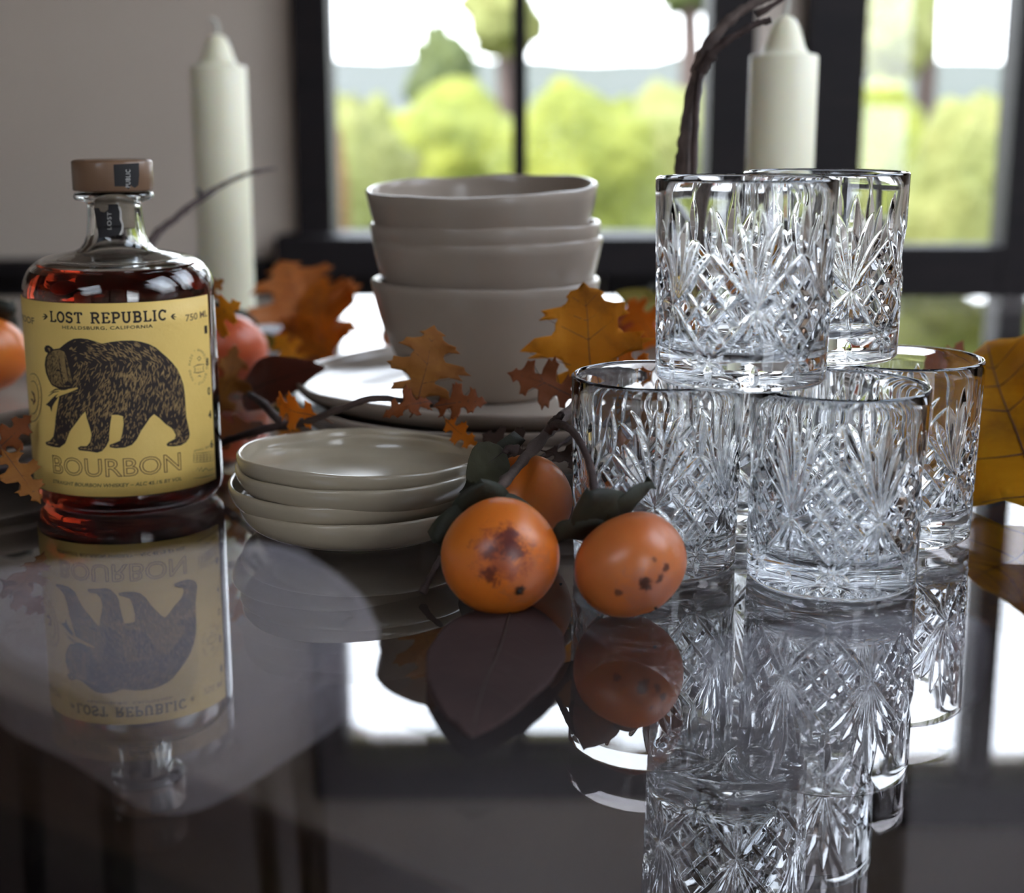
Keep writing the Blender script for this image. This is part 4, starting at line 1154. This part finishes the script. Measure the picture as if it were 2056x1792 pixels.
# ------------------------------------------------------------------ leaves
HALF = [(0.00, 0.012), (0.06, 0.03), (0.13, 0.10), (0.16, 0.22), (0.15, 0.33), (0.20, 0.31), (0.235, 0.34), (0.26, 0.25), (0.285, 0.14), (0.315, 0.105),
        (0.36, 0.13), (0.40, 0.28), (0.40, 0.44), (0.445, 0.42), (0.475, 0.50), (0.51, 0.43), (0.56, 0.42), (0.57, 0.28), (0.585, 0.16), (0.615, 0.105),
        (0.66, 0.13), (0.70, 0.24), (0.715, 0.35), (0.755, 0.30), (0.80, 0.31), (0.81, 0.20), (0.83, 0.115), (0.87, 0.10), (0.90, 0.15), (0.925, 0.10), (0.955, 0.05)]
def oak_outline(seed, wr, fill=0.0):
    rr = random.Random(seed); out = []
    for sgn in (1, -1):
        side = []
        ph = rr.uniform(-0.02, 0.02)
        for (t, w) in HALF:
            if 0.27 < t < 0.88: w = max(w, fill*math.sin(math.pi*(t-0.05)))
            jx = rr.uniform(-0.012, 0.012); jw = 1+rr.uniform(-0.10, 0.10)
            side.append((min(0.985, max(0, t+jx+ph*math.sin(t*3))), sgn*w*jw*wr))
        out.append(side)
    return out[0] + [(1.0, 0.0)] + out[1][::-1]
def ovate_outline(seed, wr):
    pts = []
    for sgn in (1, -1):
        side = [(t, sgn*wr*0.5*math.sin(math.pi*min(1, t**0.85))**0.75*(1+0.015*math.sin(t*31+seed))) for t in np.linspace(0.01, 0.985, 26)]
        pts.append(side)
    return pts[0] + [(1.0, 0.0)] + pts[1][::-1]
def make_leaf(base, tip, mat, label, seed, wr=0.9, roll=0.0, bend=0.08, cup=0.12, ripple=0.05, kind='oak', vein='vein', normal=None, name=None, parent=None, stem=0.18, holes=0, fill=0.15):
    base, tip = Vector(base), Vector(tip)
    X = tip-base; L = X.length; X.normalize()
    nv_ = Vector(normal) if normal else (CAM-(base+tip)/2)
    Zv = (nv_-X*nv_.dot(X)).normalized(); Zv = Matrix.Rotation(R(roll), 3, X) @ Zv
    Yv = Zv.cross(X)
    ol = oak_outline(seed, wr, fill) if kind == 'oak' else ovate_outline(seed, wr)
    def surf(x, y):
        z = bend*(4*x*(1-x)) + cup*(y*y*3.2) + ripple*noise.noise((x*3.1+seed*1.7, y*3.1, seed)) + ripple*0.6*noise.noise((x*7+seed, y*7, 3.3))*min(1, abs(y)*4)
        return Vector((x*L, y*L, z*L))
    tr = poly_fill(ol)
    bm = bmesh.new(); vv = [bm.verts.new((x, y, 0)) for x, y in ol]
    for t in tr:
        try: bm.faces.new([vv[k] for k in t])
        except ValueError: pass
    for ax, lo, hi in ((0, 0.0, 1.0), (1, -0.6, 0.6)):
        q = lo+0.06
        while q < hi:
            co = [0, 0, 0]; no = [0, 0, 0]; co[ax] = q; no[ax] = 1
            bmesh.ops.bisect_plane(bm, geom=bm.verts[:]+bm.edges[:]+bm.faces[:], plane_co=co, plane_no=no); q += 0.06
    if holes:
        rr = random.Random(seed+99)
        spots = [(rr.uniform(0.2, 0.8), rr.uniform(-0.3, 0.3)*wr) for _ in range(holes)]
        kill = [f for f in bm.faces if any((f.calc_center_median().xy-Vector(s)).length < 0.028 for s in spots)]
        bmesh.ops.delete(bm, geom=kill, context='FACES')
    for v in bm.verts: v.co = surf(v.co.x, v.co.y)
    bmesh.ops.recalc_face_normals(bm, faces=bm.faces[:])
    o = bm_obj(name or ('oak_leaf' if kind == 'oak' else 'persimmon_leaf'), bm, mat, None, smooth=True)
    md = o.modifiers.new('thickness', 'SOLIDIFY'); md.thickness = 0.00035; md.offset = 0
    mw = Matrix((X, Yv, Zv)).transposed().to_4x4(); mw.translation = base
    o.matrix_world = mw
    inv = mw.inverted()
    def lay(vertices, zlim):
        for v in vertices:
            w = mw @ v.co
            if w.z < zlim: w.z = zlim; v.co = inv @ w
    lay(o.data.vertices, 0.0009)
    # veins
    V, Fc = [], []
    def vein_line(pts, r0, r1):
        P = [surf(x, y) for x, y in pts]
        a, f = tube_data(P, [r0, r1], n=5, sub=1, base=len(V)); V.extend(a); Fc.extend(f)
    vr = 0.0042*L+0.00022
    vein_line([(t, 0.006*math.sin(t*7+seed)) for t in np.linspace(0.0, 0.97, 16)], vr, vr*0.35)
    if kind == 'oak':
        for t0, t1_, w in ((0.10, 0.19, 0.30), (0.27, 0.46, 0.44), (0.52, 0.73, 0.30), (0.68, 0.80, 0.22), (0.80, 0.90, 0.11)):
            for s in (1, -1): vein_line([(t0+(t1_-t0)*q, s*w*wr*q) for q in np.linspace(0, 1, 7)], vr*0.6, vr*0.25)
    else:
        for t0 in (0.14, 0.28, 0.42, 0.56, 0.70):
            for s in (1, -1): vein_line([(t0+0.17*q**1.3, s*wr*0.40*q*(1-abs(t0-0.45)*0.7)) for q in np.linspace(0, 1, 7)], vr*0.40, vr*0.2)
    if stem > 0:
        P = [surf(0.02, 0), surf(0, 0)+Vector((-stem*0.5*L, 0.02*L, -0.02*L)), surf(0, 0)+Vector((-stem*L, 0.05*L, -0.05*L))]
        a, f = tube_data(P, [vr, vr*1.2], n=6, sub=4, base=len(V)); V.extend(a); Fc.extend(f)
    vo = mesh_obj('leaf_vein', V, Fc, M[vein])
    vo.parent = o
    lay(vo.data.vertices, 0.0012)
    if parent:
        bpy.context.view_layer.update()
        o.parent = parent; o.matrix_parent_inverse = parent.matrix_world.inverted()
        if label: o['label'] = label
    else:
        setp(o, label, 'leaf', 'autumn leaves scattered over the table')
    return o
LF = lambda b_, t_, *a, **k: make_leaf(at(*b_), at(*t_), *a, **k)
# on the thin oak twig
LF((838, 812, 0.712), (872, 652, 0.716), M['leaf_brown'], 'upright brown leaf', 1, wr=1.06, roll=8, bend=0.05, fill=0.2, parent=t2, vein='vein')
LF((868, 818, 0.714), (978, 808, 0.708), M['leaf_rust'], 'rust leaf pointing right', 2, wr=0.75, roll=-25, bend=0.12, cup=0.25, parent=t2, vein='vein_dark')
LF((872, 812, 0.716), (768, 838, 0.706), M['leaf_rust'], 'rust leaf curled downwards', 3, wr=0.6, roll=30, bend=0.2, cup=0.5, ripple=0.12, parent=t2, vein='vein_dark')
LF((648, 838, 0.730), (556, 800, 0.752), M['leaf_orange'], 'small orange leaf', 4, wr=0.62, roll=-30, bend=0.14, cup=0.25, parent=t2)
LF((892, 838, 0.716), (962, 898, 0.708), M['leaf_orange'], 'small orange leaf hanging behind the saucers', 5, wr=0.6, roll=20, bend=0.1, parent=t2)
# by the twig at the tumblers
LF((1196, 812, 0.735), (1172, 566, 0.752), M['leaf_gold'], 'large golden-orange oak leaf upright between the bowls and the tumblers', 6, wr=1.08, roll=-6, bend=0.06, cup=0.10, fill=0.24)
LF((1160, 800, 0.728), (1018, 748, 0.722), M['leaf_rust'], 'rust-brown oak leaf drooping left of the golden one', 7, wr=0.72, roll=18, bend=0.1, cup=0.18, vein='vein_dark')
LF((1310, 770, 0.745), (1232, 700, 0.742), M['leaf_orange'], 'small orange oak leaf behind the rim of the left tumbler', 8, wr=0.7, roll=10)
LF((1330, 700, 0.96), (1262, 600, 0.98), M['leaf_orange'], 'orange oak leaf peeping out left of the upper tumbler', 9, wr=0.9, roll=-20)
LF((1340, 640, 1.02), (1236, 586, 1.02), M['leaf_olive'], 'olive-green leaf above the half-hidden persimmon by the tumblers', 10, wr=0.55, roll=30, kind='ovate')
LF((1240, 905, 0.715), (1165, 806, 0.70), M['leaf_brown'], 'brown oak leaf seen through the left tumbler', 12, wr=0.75, roll=14)
LF((1080, 938, 0.68), (968, 872, 0.70), M['leaf_dark'], 'dark dry leaf under the forked twig', 13, wr=0.7, roll=20, cup=0.3, vein='vein_dark')
LF((1090, 905, 0.67), (1180, 945, 0.655), M['leaf_dark'], 'dark dry leaf behind the smooth persimmon', 14, wr=0.55, roll=-40, cup=0.3, vein='vein_dark')
LF((1012, 905, 0.628), (938, 965, 0.612), M['leaf_calyx'], 'small dark olive leaf left of the smooth persimmon', 15, wr=0.8, kind='ovate', vein='vein_dark')
# behind the bottle
LF((398, 662, 0.83), (484, 606, 0.82), M['leaf_gold'], 'golden leaf sticking out beside the bottle label', 16, wr=0.85, roll=-10)
LF((396, 600, 0.85), (450, 560, 0.85), M['leaf_brown'], 'small brown leaf at the bottle shoulder', 17, wr=0.7)
LF((430, 838, 0.86), (472, 690, 0.86), M['leaf_brown'], 'curled brown-orange leaf in front of the reddish persimmon', 18, wr=0.62, roll=25, cup=0.4, ripple=0.1)
make_leaf(onz(405, 905, 0.006), onz(528, 850, 0.014), M['leaf_rust'], 'glossy rust leaf lying flat right of the bottle', 19, wr=0.85, normal=(0, -0.5, 1), cup=0.2)
LF((488, 798, 0.90), (652, 738, 0.845), M['leaf_red'], 'long red-brown leaf bridging onto the dinner plates', 20, wr=0.36, roll=-20, kind='ovate', vein='vein_dark', bend=0.12)
LF((608, 742, 1.02), (552, 672, 1.04), M['leaf_gold'], 'small golden leaf between the reddish persimmon and the plates', 21, wr=0.7)
LF((560, 705, 1.10), (528, 668, 1.10), M['leaf_olive'], 'tiny olive leaf behind the reddish persimmon', 22, wr=0.6, kind='ovate')
LF((650, 735, 1.20), (562, 522, 1.25), M['leaf_blush'], 'large soft-focus orange oak leaf left of the bowls', 23, wr=1.0, roll=12, bend=0.1, fill=0.2)
LF((668, 740, 1.17), (640, 555, 1.24), M['leaf_orange'], 'soft-focus orange leaf leaning against the large one', 24, wr=0.9, roll=-30, bend=0.1)
LF((690, 725, 1.16), (560, 640, 1.20), M['leaf_orange'], 'low orange leaf at the foot of the soft-focus ones', 25, wr=0.55, roll=-30)
# left edge
LF((-20, 915, 0.70), (64, 832, 0.705), M['leaf_rust'], 'rust leaf with raised tip at the left edge', 26, wr=0.65, roll=10, vein='vein_dark')
LF((2, 900, 0.694), (82, 1012, 0.682), M['leaf_brown'], 'brown leaf hanging down to the table at the left edge', 27, wr=0.6, roll=-12, cup=0.25)
# right edge
LF((2105, 1035, 0.690), (1985, 690, 0.82), M['leaf_yellow'], 'big backlit yellow oak leaf at the right edge', 28, wr=1.15, roll=-14, bend=0.05, fill=0.28)
LF((1850, 830, 0.80), (1932, 684, 0.82), M['leaf_rust'], 'brown leaf seen through the tumbler beside the yellow leaf', 29, wr=0.5, roll=20)
LF((2080, 900, 0.86), (1990, 1010, 0.76), M['leaf_gold'], 'golden leaf drooping behind the big yellow one', 30, wr=0.8, roll=10)
# smooth leaf laid on the glass, standing in for a hanging leaf's reflection
make_leaf(onz(1030, 1205, 0.004), onz(945, 1480, 0.004), M['leaf_mauve'], 'broad mauve-brown leaf standing in for a leaf reflection in the glass in front of the persimmons', 31, wr=0.37, normal=(0, 0, 1), kind='ovate', vein='vein_dark', bend=0.0, cup=0.03, ripple=0.012, stem=0.12)

# dark cushion on the bench at the far left
cb_ = empty('bench', (-1.05, 2.62, ZF)); setp(cb_, 'dark low bench against the wainscot at the left', 'bench')
box('bench_top', (-0.9, -0.2, 0.42), (0.55, 0.2, 0.47), M['darkwood'], cb_, 0.006)
for sx in (-0.85, 0.45):
    box('leg', (sx, -0.17, 0), (sx+0.06, 0.17, 0.42), M['darkwood'], cb_)
M['cushion'] = simple('slate_blue_cloth', (0.035, 0.045, 0.06), None, 20, 0.9)
cu_ = blob('cushion', (0, 0, 0), (0.20, 0.07, 0.17), M['cushion'], None, 3, 3, 0.05)
cu_.location = (-1.2, 2.72, ZF+0.47+0.185); setp(cu_, 'slate-blue cushion on the bench at the left edge', 'cushion')
